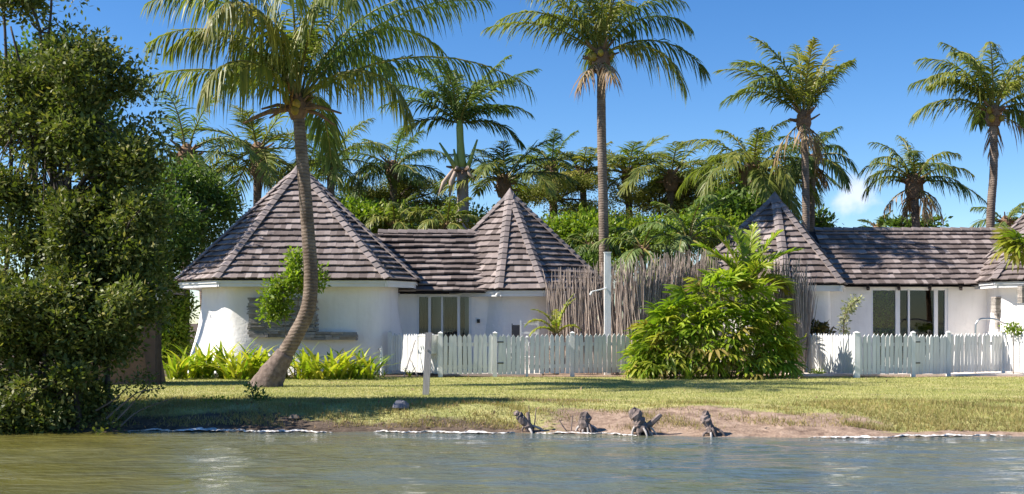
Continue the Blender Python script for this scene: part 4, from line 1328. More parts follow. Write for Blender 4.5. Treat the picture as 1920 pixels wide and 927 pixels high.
def tree(name, label, trunks, ells, n, per, sig, size, mat, bark=None, cat='tree', flat=.8, shell=.5, gap=.35, gs=1.2, limbs=10, group=None, upb=.55, extra=None, trunk_r=.12):
    base = Vector(trunks[0][0])
    root = empty(name, base, label, cat, group)
    for tr in trunks:
        pts = spline(tr, 10); r0 = trunk_r * U(.8, 1.1)
        v, f = tube(pts, [r0 * (1 - .07 * i) * (1.35 if i == 0 else 1) for i in range(10)], 8)
        obj('trunk', mesh('trunk', v, f, bark or M_BARK2, True), root)
    C_ = blob_points(ells, n, shell, gap, gs)
    C_ = C_[C_[:, 2] > {'shrub': -.3, 'mangrove_tree': -.38}.get(name, .12)]
    tops = [Vector(t[-1]) for t in trunks] + [Vector(t[len(t) // 2]) for t in trunks]
    lm = {}
    for i in range(limbs):
        e = Vector(C_[rng.integers(len(C_))]); s_ = min(tops, key=lambda q: (q - e).length)
        m = lm.setdefault(tuple(s_), MB())
        mid = s_.lerp(e, .5) + Vector((U(-.2, .2), U(-.2, .2), U(-.05, .25)))
        m.tube(spline([s_, mid, e], 6), [trunk_r * .4 * (1 - .15 * k) for k in range(6)], 5, False)
    for m in lm.values(): m.build('limbs', bark or M_BARK2, root)
    V, Fc, T = leaf_cloud(C_, sig, per, size, flat, upb)
    if extra is not None:
        V2, F2, T2 = extra; F2 = F2 + len(V); V = np.concatenate([V, V2]); Fc = np.concatenate([Fc, F2]); T = np.concatenate([T, T2])
    obj('crown', fastmesh('crown', V, Fc, mat, T), root)
    return root


def E(x, y, d, rx, ry, rz):
    """ellipsoid at pixel (x, y), half sizes rx, rz in pixels and ry in metres"""
    p = P(x, y, d); return ((p.x, p.y, p.z), (rx / F * d, ry, rz / F * d))


mg = 'mangroves at the water edge'
MEY = [0, 40, 70, 100, 130, 160, 200, 300, 400, 520, 600, 640, 680, 760, 815]
MEX = [60, 110, 165, 190, 240, 285, 290, 292, 300, 304, 292, 245, 205, 235, 225]


def mang_clumps(n, xr, yr, dr, test=None, extra=()):
    out = []
    while len(out) < n:
        x, y = U(*xr), U(*yr)
        if x > float(np.interp(y, MEY, MEX)) - 12 + U(-30, 16): continue
        if test and not test(x, y): continue
        r_ = U(16, 40)
        out.append(E(x, y, U(*dr), r_, r_ / 70, r_ * U(.5, .85)))
    for (x, y, r_) in extra: out.append(E(x, y, sum(dr) / 2, r_, .12, r_ * 1.6))
    return out


hole = lambda x, y: vnoise(x * .019 + .4, y * .02, 1.3) > (-.3 if y < 300 else -.9)
tree('mangrove_tree', 'tall mangrove with bare twigs at its top, leftmost at the water edge', [[(XD(40, 20.6), 20.6, -.5), P(50, 500, 20.8), P(80, 200, 21), P(95, 30, 21), P(97, -30, 21)], [(XD(-20, 21), 21, -.5), P(20, 400, 21), P(12, 120, 21), P(5, -20, 21)], [P(60, 330, 21), P(50, 180, 21), P(20, 50, 21)], [P(85, 180, 21), P(75, 60, 21), P(50, -10, 21)]],
     mang_clumps(95, (-40, 150), (60, 560), (20.3, 21.4), lambda x, y: hole(x, y) and (y > 120 or x > 95)) + mang_clumps(9, (-20, 60), (-20, 30), (20.8, 21.2), None, ((145, -5, 18), (95, 95, 22), (130, 60, 16), (70, 45, 12))), 1800, 16, .11, .10, M_MANG, limbs=70, group=mg, trunk_r=.05, gap=.2, shell=.25)
tree('mangrove_tree', 'broad mangrove with pointed leafy shoots against the sky, middle of the waterside clump', [[(XD(150, 20.2), 20.2, -.5), P(140, 560, 20.4), P(130, 380, 20.5), P(130, 230, 20.6)]],
     mang_clumps(115, (110, 300), (80, 500), (20, 21.2), hole, ((274, 105, 9), (268, 130, 14), (160, 75, 9), (152, 95, 15), (225, 130, 14), (300, 185, 11), (312, 260, 13), (305, 330, 15), (322, 300, 8), (318, 420, 14), (200, 105, 10), (296, 235, 16))), 2200, 16, .11, .10, M_MANG, limbs=70, group=mg, trunk_r=.09, gap=.2, shell=.25)
tree('mangrove_tree', 'low spreading mangrove overhanging the lawn edge, right side of the waterside clump', [[(XD(205, 19.9), 19.9, -.5), P(200, 680, 20), P(195, 560, 20), P(220, 480, 20)], [(XD(180, 20.1), 20.1, -.5), P(178, 640, 20), P(170, 540, 20)]],
     mang_clumps(110, (110, 305), (380, 680), (19.6, 20.5), hole), 2100, 16, .11, .10, M_MANG, limbs=24, group=mg, trunk_r=.075, gap=.2, shell=.25)
tree('mangrove_tree', 'dark low mangrove skirt hanging over the water at bottom left', [[(XD(90, 19.5), 19.5, -.5), P(85, 690, 19.6), P(80, 600, 19.6)], [(XD(20, 19.6), 19.6, -.5), P(20, 650, 19.6)], [(XD(150, 19.3), 19.3, -.5), P(140, 720, 19.5), P(110, 650, 19.6)]],
     mang_clumps(115, (-60, 245), (540, 822), (18.9, 20), hole), 2100, 16, .11, .10, M_MANG, limbs=30, group=mg, trunk_r=.06, gap=.1, shell=.25)
tw = empty('driftwood_branch', (XD(200, 19.2), 19.2, WZ), 'bare grey branch with sparse leaves reaching over the bank beside the mangroves', 'branch')
m = MB()
for pts, r_ in (([(185, 800), (215, 790), (250, 755), (285, 715)], .022), ([(200, 785), (240, 750), (262, 735), (300, 728)], .018), ([(180, 770), (220, 745), (262, 700)], .016), ([(225, 800), (262, 770), (330, 745)], .014)):
    m.tube(spline([P(x, y, 19.25 + U(-.2, .2)) for x, y in pts], 9), [r_ * (1 - .08 * i) for i in range(9)], 6)
m.build('twigs', M_TWIG, tw)
cc = [P(U(215, 295), U(695, 745), 19.3 + U(-.2, .2)) for _ in range(34)]
V, Fc, T = leaf_cloud(cc, .07, 10, .075); obj('leaves', fastmesh('leaves', V, Fc, M_MANG, T), tw)

bgp = 'dense trees behind the cottages'
tree('broadleaf_tree', 'tall broad crowned tree standing behind the mangroves at far left', [[(-12.4, 33, 0), (-12.6, 33, 2.5), (-12.5, 33, 5)]],
     [((-12.6, 33.6, 7.3), (1.4, 1.6, 1.2)), ((-13.2, 34.0, 8.4), (1.3, 1.4, 1.1)), ((-11.9, 33.6, 6.7), (.9, 1.3, .8))], 420, 26, .22, .16, M_DENSE, group=bgp, gap=.35, trunk_r=.15)
tree('broadleaf_tree', 'dense dark tree left of the big cone roof', [[(XD(300, 36.5), 36.5, 0), P(305, 600, 36.5), P(300, 450, 36.5)]],
     [E(305, 440, 36.5, 75, 1.1, 95), E(375, 410, 39, 75, 1.2, 75), E(285, 540, 36, 45, .9, 70), E(335, 350, 38.5, 55, 1.0, 45)], 760, 30, .2, .15, M_DENSE, group=bgp, gap=.25, trunk_r=.13)
tree('broadleaf_tree', 'leafy shrub tree in the gap between the hut and the big cottage', [[(XD(325, 36.0), 36.0, 0), P(326, 620, 36), P(318, 520, 36)]],
     [E(318, 640, 36.2, 40, .6, 60), E(318, 570, 36.4, 38, .6, 60)], 260, 30, .14, .14, M_SAPL, bark=M_DARKWOOD, group=bgp, gap=.3, trunk_r=.05, limbs=6)
tree('broadleaf_tree', 'dark bushy tree behind the smaller left cone roof', [[(XD(1090, 41), 41, 0), P(1090, 480, 41), P(1090, 450, 41)]],
     [E(1085, 470, 41, 60, 1.2, 45), E(1150, 455, 42, 70, 1.2, 40), E(1105, 505, 38, 45, .7, 30)], 380, 30, .22, .15, M_DENSE, group=bgp, gap=.2)
tree('broadleaf_tree', 'round leaved tree at the left slope of the right cone roof', [[(XD(1385, 41), 41, 0), P(1385, 450, 41), P(1388, 400, 41)]],
     [E(1385, 400, 41, 55, 1.1, 42), E(1335, 425, 41, 50, 1.0, 40), E(1430, 385, 42, 25, .6, 25)], 330, 26, .2, .2, M_DENSE, group=bgp, gap=.3)
tree('broadleaf_tree', 'small leafy tree top right of the right cone beside the twin trunks', [[(XD(1535, 44), 44, 0), P(1533, 440, 44), P(1533, 415, 44)]], [E(1535, 425, 44, 22, .5, 25)], 40, 22, .16, .2, M_DENSE, group=bgp)
tree('broadleaf_tree', 'leafy tree top behind the long right roof under the leaning palm', [[(XD(1690, 46), 46, 0), P(1690, 440, 46), P(1690, 425, 46)]], [E(1690, 425, 46, 40, .6, 12), E(1745, 422, 46, 25, .5, 10)], 60, 22, .14, .2, M_DENSE, group=bgp)
tree('broadleaf_tree', 'dense green undergrowth tree above the connecting roof at left', [[(XD(800, 43), 43, 0), P(800, 480, 43), P(800, 450, 43)]], [E(760, 425, 43, 90, 1.0, 28), E(870, 425, 43, 70, 1.0, 30), E(680, 420, 44, 60, 1.0, 40)], 420, 28, .22, .16, M_DENSE, group=bgp, gap=.15)
for (lb, x, y, d, ex) in (('bright leafy shrub behind the stick fence under the thorn trees', 1160, 445, 39.5, [(1160, 450, 60, 26), (1215, 440, 50, 24)]),
                          ('bright leafy shrub right of the big cone roof under the flat thorn tree', 660, 410, 40.5, [(660, 415, 40, 34), (705, 420, 40, 24)]),
                          ('bright leafy shrub between the small left cone and the tall straight palm', 1065, 440, 40.5, [(1060, 440, 50, 30), (1110, 430, 40, 26)]),
                          ('bright leafy shrub below the bushy palm left of the right cone', 1320, 440, 40, [(1310, 435, 50, 28), (1365, 440, 40, 26)])):
    tree('broadleaf_tree', lb, [[(XD(x, d), d, 0), P(x, y + 60, d), P(x, y, d)]], [E(a, b, d + U(-.3, .3), rx, .8, rz) for a, b, rx, rz in ex], 260, 26, .2, .15, M_SAPL, group=bgp, gap=.25)
ac = 'flat topped thorn trees behind the cottages'
tree('thorn_tree', 'flat topped olive brown thorn tree right of the big cone roof', [[(XD(735, 47), 47, 0), P(735, 440, 47), P(738, 385, 47)]],
     [E(700, 370, 47, 75, 1.6, 22), E(770, 350, 47.5, 80, 1.6, 18), E(735, 395, 46.5, 85, 1.5, 18), E(820, 385, 47, 50, 1.2, 22)], 620, 44, .22, .09, M_ACACIA, flat=.35, shell=.2, gap=.4, gs=1.8, limbs=22, group=ac, trunk_r=.12)
tree('thorn_tree', 'flat topped olive thorn tree between small left cone and tall straight palm', [[(XD(1042, 46), 46, 0), P(1043, 440, 46), P(1043, 375, 46)]],
     [E(1010, 365, 46, 65, 1.5, 18), E(1070, 345, 46.5, 70, 1.5, 18), E(1090, 395, 46, 55, 1.4, 18), E(1050, 425, 45, 60, 1.2, 12)], 560, 44, .22, .09, M_ACACIA, flat=.35, shell=.2, gap=.45, gs=1.8, limbs=20, group=ac, trunk_r=.12)
tree('thorn_tree', 'flat topped olive thorn tree right of the tall straight palm', [[(XD(1240, 47), 47, 0), P(1238, 440, 47), P(1236, 385, 47)]],
     [E(1190, 370, 47, 65, 1.5, 20), E(1260, 350, 47.5, 75, 1.6, 20), E(1340, 370, 47, 65, 1.4, 24), E(1280, 395, 46.5, 85, 1.4, 22), E(1170, 415, 46, 60, 1.2, 18)], 720, 44, .22, .09, M_ACACIA, flat=.35, shell=.2, gap=.4, gs=1.8, limbs=22, group=ac, trunk_r=.12)

cc = [(dx2(1658) + U(-.28, .28), 35.58 + U(-.15, .2), U(.4, 2.25)) for _ in range(60)]
V, Fc, T = leaf_cloud(cc, .1, 16, .13); obj('leaves', fastmesh('leaves', V, Fc, M_SAPL, T), REFLECTION_PLANT)
sp = tree('sapling', 'young leafy tree with two thin stems before the stone wall panel', [[(XD(537, 30.2), 30.2, 0), P(537, 650, 30.2), P(534, 600, 30.2), P(530, 520, 30.2)], [(XD(553, 30.4), 30.4, 0), P(552, 640, 30.4), P(560, 560, 30.4), P(563, 480, 30.4)]],
          [E(517, 570, 30.2, 26, .3, 36), E(530, 525, 30.2, 26, .3, 24), E(558, 520, 30.4, 20, .3, 30), E(555, 483, 30.4, 12, .2, 18), E(592, 522, 30.4, 16, .25, 24)], 190, 20, .09, .12, M_SAPL, bark=M_TWIG, limbs=10, gap=.2, trunk_r=.02)


# ------------------------------------------------------------------ low plants
def strap_leaf(k, broad=1.0, curve=1.0):
    rg = random.Random(300 + k); n = 6; v = []; e = R(rg.uniform(70, 84)); b = R(rg.uniform(35, 75)) * curve; p = Vector((0, 0, 0)); tw = rg.uniform(-.15, .15)
    for i in range(n + 1):
        t = i / n; wd = .045 * broad * (0.55 + 1.7 * t - 2.2 * t * t) if i < n else 0.002
        v += [(p.x, p.y - wd, p.z + wd * .35), (p.x, p.y, p.z), (p.x, p.y + wd, p.z + wd * .35)]
        a = e - b * t ** 1.3; p = p + Vector((math.cos(a), tw * t, math.sin(a))) * (1 / n)
    f = []
    for i in range(n):
        for j in (0, 1): f.append((i * 3 + j, i * 3 + j + 1, i * 3 + j + 4, i * 3 + j + 3))
    return v, f


STRAP = [strap_leaf(k) for k in range(7)]


def strap_clump(name, label, p, n, L, mat, group=None, spread=.18, cat='plant', tilt=55, broad=1.0, meshes=None):
    p = Vector(p); root = empty(name, p, label, cat, group)
    ms = meshes
    for i in range(n):
        t = (i / n) ** .7
        M = Matrix.Translation(p + Vector((U(-spread, spread), U(-spread, spread), -.02))) @ Matrix.Rotation(i * 2.4 + U(-.3, .3), 4, 'Z') @ Matrix.Rotation(R(tilt * t * U(.5, 1.1)), 4, 'Y') @ Matrix.Diagonal((L * U(.75, 1.15), L * broad * U(.8, 1.2), L * U(.75, 1.15), 1))
        obj('leaf', random.choice(ms), root, M)
    return root


LILYM = [mesh('leaf', v, f, M_LILY, True) for v, f in STRAP]
PURM = [mesh('leaf', v, f, M_PURPLE, True) for v, f in STRAP[:4]]
REDM = [mesh('leaf', v, f, M_REDLEAF, True) for v, f in STRAP[:4]]
BANM = [mesh('leaf', *strap_leaf(k, 2.6, .5), M_BANANA, True) for k in range(4)]
FANSTRAP = [mesh('leaf', v, f, M_FAN, True) for v, f in STRAP[:4]]
lab = ['leftmost clump of the yellow green strap leaf border', 'second clump from the left in the strap leaf border', 'third clump from the left in the strap leaf border', 'fourth clump from the left in the strap leaf border', 'strap leaf clump next left of the leaning trunk', 'strap leaf clump directly behind the foot of the leaning trunk',
       'strap leaf clump next right of the leaning trunk', 'strap leaf clump midway between leaning trunk and standpipe', 'second last strap leaf clump before the standpipe', 'wide rightmost strap leaf clump beside the standpipe']
for (x, y, d, L), lb in zip([(335, 712, 29.6, .78), (372, 708, 30.2, .85), (405, 705, 30.4, .9), (440, 712, 29.6, .88), (478, 708, 30.0, .9), (520, 708, 30.2, .9), (572, 711, 29.7, .82), (612, 711, 29.6, .85), (645, 711, 29.6, .82), (683, 710, 29.7, .72)], lab):
    strap_clump('strap_leaf_plant', lb, (XD(x, d), d, 0), 40, L * 1.3, None, 'strap leaf border plants', .24, meshes=LILYM, broad=1.0, tilt=42)
strap_clump('strap_leaf_plant', 'small strap leaf plant at the foot of the standpipe', (XD(716, 30.6), 30.6, 0), 9, .4, None, 'strap leaf border plants', .08, meshes=LILYM)
strap_clump('strap_leaf_plant', 'thin strap leaf plant under the leaning pole', (XD(768, 30.9), 30.9, 0), 8, .42, None, 'strap leaf border plants', .06, meshes=LILYM)
strap_clump('strap_leaf_plant', 'dark strap leaf plant at the foot of the fan leaf bush', (XD(1296, 29.4), 29.4, 0), 18, .6, None, None, .15, meshes=FANSTRAP, tilt=70)
strap_clump('purple_plant', 'purple leaved plant behind the fence beside the left glazed door', (XD(763, 33), 33, .55), 22, .65, None, None, .1, meshes=PURM, tilt=50, cat='plant')
m = MB(); m.tube([(XD(763, 33), 33, 0), (XD(763, 33), 33, .6)], .03, 6); m.build('stem', M_TWIG, bpy.data.objects['purple_plant'])
strap_clump('banana_plant', 'broad pale leaved plant over the stick fence', (XD(1212, 34.6), 34.6, 2.1), 11, 1.25, None, None, .15, meshes=BANM, tilt=42)
m = MB(); m.tube([(XD(1212, 34.6), 34.6, 0), (XD(1212, 34.6), 34.6, 2.3)], [.12, .09], 8); m.build('stem', M_CROWNSHAFT, bpy.data.objects['banana_plant'])
tree('shrub', 'reddish leaved shrub behind the left end of the right fence', [[(XD(1530, 32.9), 32.9, 0), P(1530, 650, 32.9), P(1532, 620, 32.9)]], [E(1532, 622, 32.9, 26, .3, 16)], 60, 16, .08, .12, M_REDLEAF, bark=M_TWIG, cat='shrub', limbs=5, trunk_r=.02)
cu = empty('pale_climber', (XD(1582, 33.6), 33.6, 0), 'pale leaved plant arching in a column before the right cottage wall', 'plant')
cp = spline([(XD(1584, 33.6), 33.6, 0), P(1582, 640, 33.6), P(1583, 600, 33.6), P(1592, 578, 33.6), P(1608, 562, 33.6)], 30)
m = MB(); m.tube(cp, .025, 6); m.build('stem', M_TWIG, cu)
V, Fc, T = leaf_cloud([tuple(p) for p in cp[8:]], .06, 22, .10); obj('leaves', fastmesh('leaves', V, Fc, M_PALE, T), cu)
tree('shrub', 'small green shrub topping the fence at the right edge', [[(XD(1900, 31.6), 31.6, 0), P(1900, 650, 31.6), P(1900, 625, 31.6)]], [E(1903, 618, 31.7, 20, .25, 7)], 24, 14, .06, .09, M_SAPL, bark=M_TWIG, cat='shrub', limbs=3, trunk_r=.015)
tree('shrub', 'low leafy weed on the bank below the leaning palm', [[(XD(474, 21.3), 21.3, -.05), P(474, 742, 21.3), P(472, 730, 21.3)]], [E(474, 738, 21.3, 14, .15, 14), E(486, 750, 21.2, 18, .2, 9), E(455, 757, 21.1, 10, .15, 5)], 34, 16, .05, .075, M_DENSE, bark=M_TWIG, cat='shrub', limbs=4, trunk_r=.01)
tree('shrub', 'low bright weed on the dark bank left of the leaning palm', [[(XD(408, 21.0), 21.0, -.05), P(408, 758, 21.0), P(408, 754, 21.0)]], [E(405, 757, 21, 22, .15, 6)], 20, 12, .05, .07, M_SAPL, bark=M_TWIG, cat='shrub', limbs=2, trunk_r=.01)

# weeds under the right fence
tree('shrub', 'tuft of green weeds at the left foot of the right fence', [[(XD(1530, 31.8), 31.8, 0), P(1530, 700, 31.8), P(1530, 697, 31.8)]], [E(1532, 701, 31.7, 14, .15, 5)], 20, 14, .05, .08, M_SAPL, bark=M_TWIG, cat='shrub', limbs=2, trunk_r=.008)


# the big fan-leaf bush
def fan_leaf(k):
    rg = random.Random(500 + k); V, Fc = [], []
    ns = rg.randint(7, 10); half = R(rg.uniform(95, 125))
    for i in range(ns):
        a = -half + 2 * half * i / (ns - 1) + rg.uniform(-.06, .06)
        L = rg.uniform(.8, 1.05) * (1 - .18 * abs(a) / half); dr = rg.uniform(.35, .75); wd = rg.uniform(.05, .075)
        d = Vector((math.cos(a), math.sin(a), 0)); s = Vector((-d.y, d.x, 0)); b = len(V)
        for t, q in ((.0, .35), (.3, .9), (.62, 1.0), (.9, .6), (1.0, .12)):
            c = d * (L * t * (1 - .15 * t)) + Vector((0, 0, .12 * t - dr * t * t * L))
            V += [c - s * wd * q + Vector((0, 0, .3 * wd * q)), c, c + s * wd * q + Vector((0, 0, .3 * wd * q))]
        for j in range(4):
            for h in (0, 1): Fc.append((b + j * 3 + h, b + j * 3 + h + 1, b + j * 3 + h + 4, b + j * 3 + h + 3))
    return V, Fc


FAN = [fan_leaf(k) for k in range(7)]
FM = [mesh('leaf', v, f, M_FAN, True) for v, f in FAN]
FMY = [mesh('leaf', v, f, M_FANY, True) for v, f in FAN[:4]]
bush = empty('lady_palm', (*pt(1330, 30.6), 0), 'big mounded lady palm bush with fan leaves between the two picket fences', 'bush')


def bush_top(x):   # silhouette rows of the mound in photo pixels
    return np.interp(x, [1165, 1190, 1215, 1250, 1275, 1310, 1345, 1385, 1430, 1462, 1490, 1502], [690, 652, 615, 582, 553, 532, 522, 522, 540, 585, 630, 660])


cnt = 0
stems = MB()
while cnt < 265:
    x = U(1188, 1478); tp_ = float(bush_top(x)) + 12; y = tp_ + (700 - tp_) * random.random() ** .9
    hgt = (y - tp_) / (700 - tp_); edge = min((x - 1160) / 90, (1508 - x) / 90, 1)
    d = 30.9 - (.25 + 1.0 * hgt ** .55) * max(edge, .12) ** .6 + U(-.15, .25)
    p = P(x, y, d)
    if p.z < .15: p.z = U(.15, .3)
    out = Vector(((x - 1335) / 190 * .9 + U(-.5, .5), -1.0 + U(-.4, .4), .75 - .9 * hgt + U(-.25, .25))).normalized()
    q = out.to_track_quat('X', 'Z').to_matrix().to_4x4()
    sz = U(.34, .66); p = p + out * random.choice((0, 0, .05, .12, .22))
    M = Matrix.Translation(p) @ q @ Matrix.Rotation(U(-.6, .6), 4, 'X') @ Matrix.Diagonal((sz, sz, sz, 1))
    dry = random.random() < (.04 + .22 * hgt * (x < 1420))
    obj('leaf', random.choice(FMY if dry else FM), bush, M)
    if cnt % 3 == 0:
        stems.tube(spline([(XD(1335 + (x - 1335) * .6, 30.7), 30.7 + U(-.3, .3), 0), p.lerp(Vector((XD(1335 + (x - 1335) * .6, 30.7), 30.7, 0)), .4) + Vector((0, 0, .15)), p], 5), [.014, .013, .012, .01, .006], 4, False)
    cnt += 1
for i in range(34):
    x = U(1180, 1475); tp_ = float(bush_top(x)); p = P(x, tp_ + U(-6, 14), 30.6 + U(-.4, .2))
    o_ = Vector(((x - 1335) / 170 + U(-.5, .5), U(-.9, .2), U(.35, 1.1))).normalized(); sz = U(.48, .72)
    obj('leaf', random.choice(FMY if i % 9 == 0 else FM), bush, Matrix.Translation(p) @ o_.to_track_quat('X', 'Z').to_matrix().to_4x4() @ Matrix.Rotation(U(-.7, .7), 4, 'X') @ Matrix.Diagonal((sz, sz, sz, 1)))
    stems.tube([p - Vector((U(-.1, .1), -.1, .5)), p], .008, 4, False)
stems.build('stems', M_RACHIS, bush)
# back filling leaves so that the mound is not see-through
cc = []
for _ in range(170):
    x = U(1195, 1480); tp_ = float(bush_top(x)) + 22; y = U(tp_, 700); cc.append(tuple(P(x, y, 30.9 + U(-.35, .4))))
V, Fc, T = leaf_cloud(cc, .12, 16, .26, aspect=.22, upb=.35)
tag(obj('inner_leaves', fastmesh('inner_leaves', V, Fc, M_FAN, T), bush), kind='stuff')

fp = empty('fan_palm', (XD(1925, 31.2), 31.2, 0), 'yellow green fan palm leaning into the picture over the right roof edge', 'palm tree')
m = MB(); m.tube([(XD(1945, 31.2), 31.2, 0), P(1940, 600, 31.2), P(1935, 490, 31.2)], [.1, .09, .07], 8); m.build('trunk', M_FIBRE, fp)
FB = [mesh('leaf', v, f, M_BRIGHT, True) for v, f in FAN]
FBY = [mesh('leaf', v, f, M_PALMY, True) for v, f in FAN[:3]]
for i in range(26):
    a = U(0, 6.28); e = U(-.5, 1.2); o_ = Vector((math.cos(a) * math.cos(e), math.sin(a) * math.cos(e) * .8, math.sin(e)))
    if i < 14: o_ = Vector((-abs(o_.x), o_.y, o_.z * .8)).normalized()
    p = P(1918, 468, 31.2) + o_ * U(.25, .55)
    q = o_.to_track_quat('X', 'Z').to_matrix().to_4x4(); s_ = U(.5, .75)
    obj('leaf', random.choice(FBY if i % 3 == 0 else FB), fp, Matrix.Translation(p) @ q @ Matrix.Diagonal((s_, s_, s_, 1)))
    mm_ = MB(); mm_.tube([P(1935, 490, 31.2), p], .012, 4); mm_.build('stalk', M_RACHIS, fp)


# dry leaves lying about
lx = np.concatenate([rng.uniform(-9.5, 1.0, 900), rng.uniform(2.6, 7.4, 220), rng.uniform(-9, 14, 160)])
ly = np.concatenate([18.9 + rng.random(900) ** 1.4 * 2.4, rng.uniform(28.9, 30.2, 220), rng.uniform(20.5, 30, 160)])
ok = ly > shore(lx) + .12; lx, ly = lx[ok], ly[ok]
V, Fc, T = leaf_cloud(np.stack([lx, ly, gz(lx, ly) + .012], 1), .012, 1, .085, flat=.3, upb=.85, aspect=.4)
tag(obj('leaf_litter', fastmesh('leaf_litter', V, Fc, M_DEAD, T)), 'dry brown leaves scattered on the bank and lawn', 'leaves', kind='stuff')


# ------------------------------------------------------------------ shore: stumps, rocks, liner
def stump(label, x, ybase, lean, h, r, roots, d=None, fork=None, seed=0):
    rg = random.Random(seed); d = d or float(shore(XD(x, 19.5))) + .12
    b = Vector((XD(x, d), d, 0)); b.z = max(gzf(b.x, b.y), WZ) - .06
    root = empty('tree_stump', b, label, 'stump', 'dead stumps along the waterline')
    up = Vector((lean[0], lean[1], 1)).normalized()
    pts = [b + up * (h * t) + Vector((rg.uniform(-.02, .02), rg.uniform(-.02, .02), 0)) for t in (.25, .5, .75, .9, 1.0)]
    v, f = tube(spline(pts, 12), [r * (1.2 - .3 * i / 11) * rg.uniform(.78, 1.2) * (.75 if i == 11 else 1) for i in range(12)], 9)
    v = [q + Vector((rg.uniform(-1, 1), rg.uniform(-1, 1), rg.uniform(-1, 1.4))) * r * .22 for q in v]
    obj('trunk', mesh('trunk', v, f, M_STUMP, False), root)
    if fork:
        q = [pts[0], pts[0].lerp(b + Vector(fork), .5) + Vector((0, -.03, 0)), b + Vector(fork)]
        v, f = tube(spline(q, 8), [r * .7 * (1 - .06 * i) * rg.uniform(.9, 1.1) for i in range(8)], 7); obj('branch', mesh('branch', v, f, M_STUMP), root)
    for i in range(roots):
        a = 2 * math.pi * i / roots + rg.uniform(-.3, .3); l = rg.uniform(.08, .24) * (h / .4)
        s_ = pts[0].lerp(pts[2], rg.uniform(0, .75)); e = b + Vector((math.cos(a) * l, math.sin(a) * l * .8, -.08))
        mid = s_.lerp(e, .5) + Vector((math.cos(a) * .05, math.sin(a) * .05, .05))
        v, f = tube(spline([s_, mid, e], 7), [.026 * (1 - .09 * k) * rg.uniform(.8, 1.2) for k in range(7)], 5)
        obj('root', mesh('root', v, f, M_STUMP if i % 3 else M_GREYWOOD, True), root)
    return root


stump('leaning forked stump at the left of the waterline row', 1004, 808, (-.85, 0), .46, .06, 4, fork=(-.12, 0, .36), seed=1)
stump('grey topped stump with skirt of roots, second in the waterline row', 1102, 810, (-.2, 0), .36, .08, 20, seed=2)
stump('largest stump with splayed dark roots, third in the waterline row', 1210, 810, (-.4, 0), .46, .085, 20, fork=(.24, 0, .36), seed=3)
stump('upright shaggy dark stump at the right of the waterline row', 1340, 812, (-.42, 0), .42, .068, 9, seed=4)


def rock(label, x, y, d, sx, sy, sz, seed, mat=None, name='rock'):
    rg = random.Random(seed); v, f = [], []; n, k = 6, 9; c = Vector((XD(x, d), d, WZ if d < 19.6 else gzf(XD(x, d), d)))
    for i in range(n + 1):
        th = math.pi * i / n
        for j in range(k):
            a = 2 * math.pi * j / k; q = rg.uniform(.78, 1.15)
            v.append(c + Vector((math.sin(th) * math.cos(a) * sx * q, math.sin(th) * math.sin(a) * sy * q, math.cos(th) * sz * q * (1 if th < 1.6 else .5) + sz * .2)))
    for i in range(n):
        for j in range(k): f.append((i * k + j, (i + 1) * k + j, (i + 1) * k + (j + 1) % k, i * k + (j + 1) % k))
    o = tag(obj(name, mesh(name, v, f, mat or M_ROCK)), label, name.replace('_', ' '))
    return o


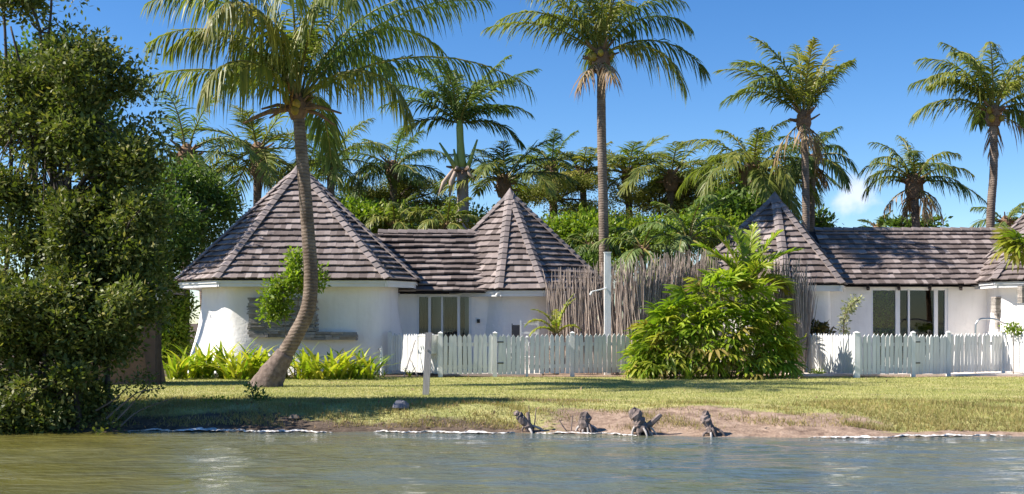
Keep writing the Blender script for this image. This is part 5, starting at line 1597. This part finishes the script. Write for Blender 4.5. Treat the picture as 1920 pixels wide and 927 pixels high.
rock('flat brown rock in the water before the shaggy stump', 1308, 822, 18.75, .20, .12, .045, 11)
rock('pale brown rock in the water right of the shaggy stump', 1437, 822, 18.6, .125, .1, .085, 12)
rock('small round rock by the left tip of the white strip at right', 1538, 817, 18.85, .075, .07, .06, 13)
rock('bluish rock on the shaded bank below the leaning palm', 752, 792, 20.05, .15, .12, .12, 14, solid('blue_grey_rock', (.22, .22, .25), (.12, .12, .14), 5, .85, bumpy=.4))
rock('small dark rock at the waterline left of the bank', 364, 808, 19.55, .07, .06, .05, 15)
rock('dark rock at the waterline under the leaning palm', 552, 806, 19.6, .10, .08, .06, 16)
rock('rotten log end lying beside the leaning forked stump', 962, 803, 19.5, .12, .08, .09, 17, M_STUMP, 'log')
for i, (x, h, ln_) in enumerate(((1066, .22, -.1), (1070, .28, .02), (992, .45, 0), (1000, .4, .03))):
    d = float(shore(XD(x, 19.4))) + .15; b = Vector((XD(x, d), d, gzf(XD(x, d), d) - .04))
    mb = MB(); mb.tube([b, b + Vector((ln_, 0, h * .6)), b + Vector((ln_ * 1.5, .01, h))], [.012, .01, .006], 5)
    tag(mb.build('dry_stick', M_STUMP), ['crooked dry stick poking up left of the grey topped stump', 'straight dry stick poking up left of the grey topped stump', 'tall thin stick behind the leaning forked stump', 'tall thin stick just right behind the leaning forked stump'][i], 'stick')


def liner(label, x0, x1, wid, h, seed, off=.0):
    wid *= .5; h *= .4
    rg = np.random.default_rng(seed); n = int((x1 - x0) / 4); cols = 7; v, f = [], []
    for i in range(n + 1):
        px = x0 + (x1 - x0) * i / n; X = XD(px, 18.8); s = float(shore(X)); e = max(0.0, math.sin(math.pi * i / n)) ** .35
        ww = wid * e * min(1.3, max(.12, .6 + .4 * math.sin(px * .035 + seed) + .28 * math.sin(px * .11 + 2 * seed) + .08 * rg.normal()))
        hh = h * e * (.6 + .5 * abs(math.sin(px * .043 + seed * 2)) + .3 * rg.random())
        for j in range(cols):
            t = j / (cols - 1); y = s - .06 + off + .05 * math.sin(px * .07 + seed) + .03 * math.sin(px * .23) + ww * t
            v.append((X + rg.uniform(-.015, .015), y, max(gzf(X, y), WZ) + .006 + hh * max(0.0, math.sin(math.pi * min(t * .9 + .1, 1))) ** .7 + rg.uniform(-.008, .008)))
    for i in range(n):
        for j in range(cols - 1): f.append((i * cols + j, (i + 1) * cols + j, (i + 1) * cols + j + 1, i * cols + j + 1))
    tag(obj('shore_liner', mesh('shore_liner', v, f, M_LINER, True)), label, 'liner', 'white liner strips at the waterline')


liner('crumpled white liner strip at the waterline in the mangrove shade', 232, 622, .3, .07, 1)
liner('patchy white liner strip at the waterline under the grey post', 700, 965, .22, .06, 2)
liner('short white liner strip at the waterline between the stumps', 1005, 1190, .16, .04, 3)
liner('long bright white liner strip at the waterline at right', 1490, 1868, .3, .05, 4)
liner('white liner end at the waterline at the right edge', 1885, 1990, .15, .03, 5)
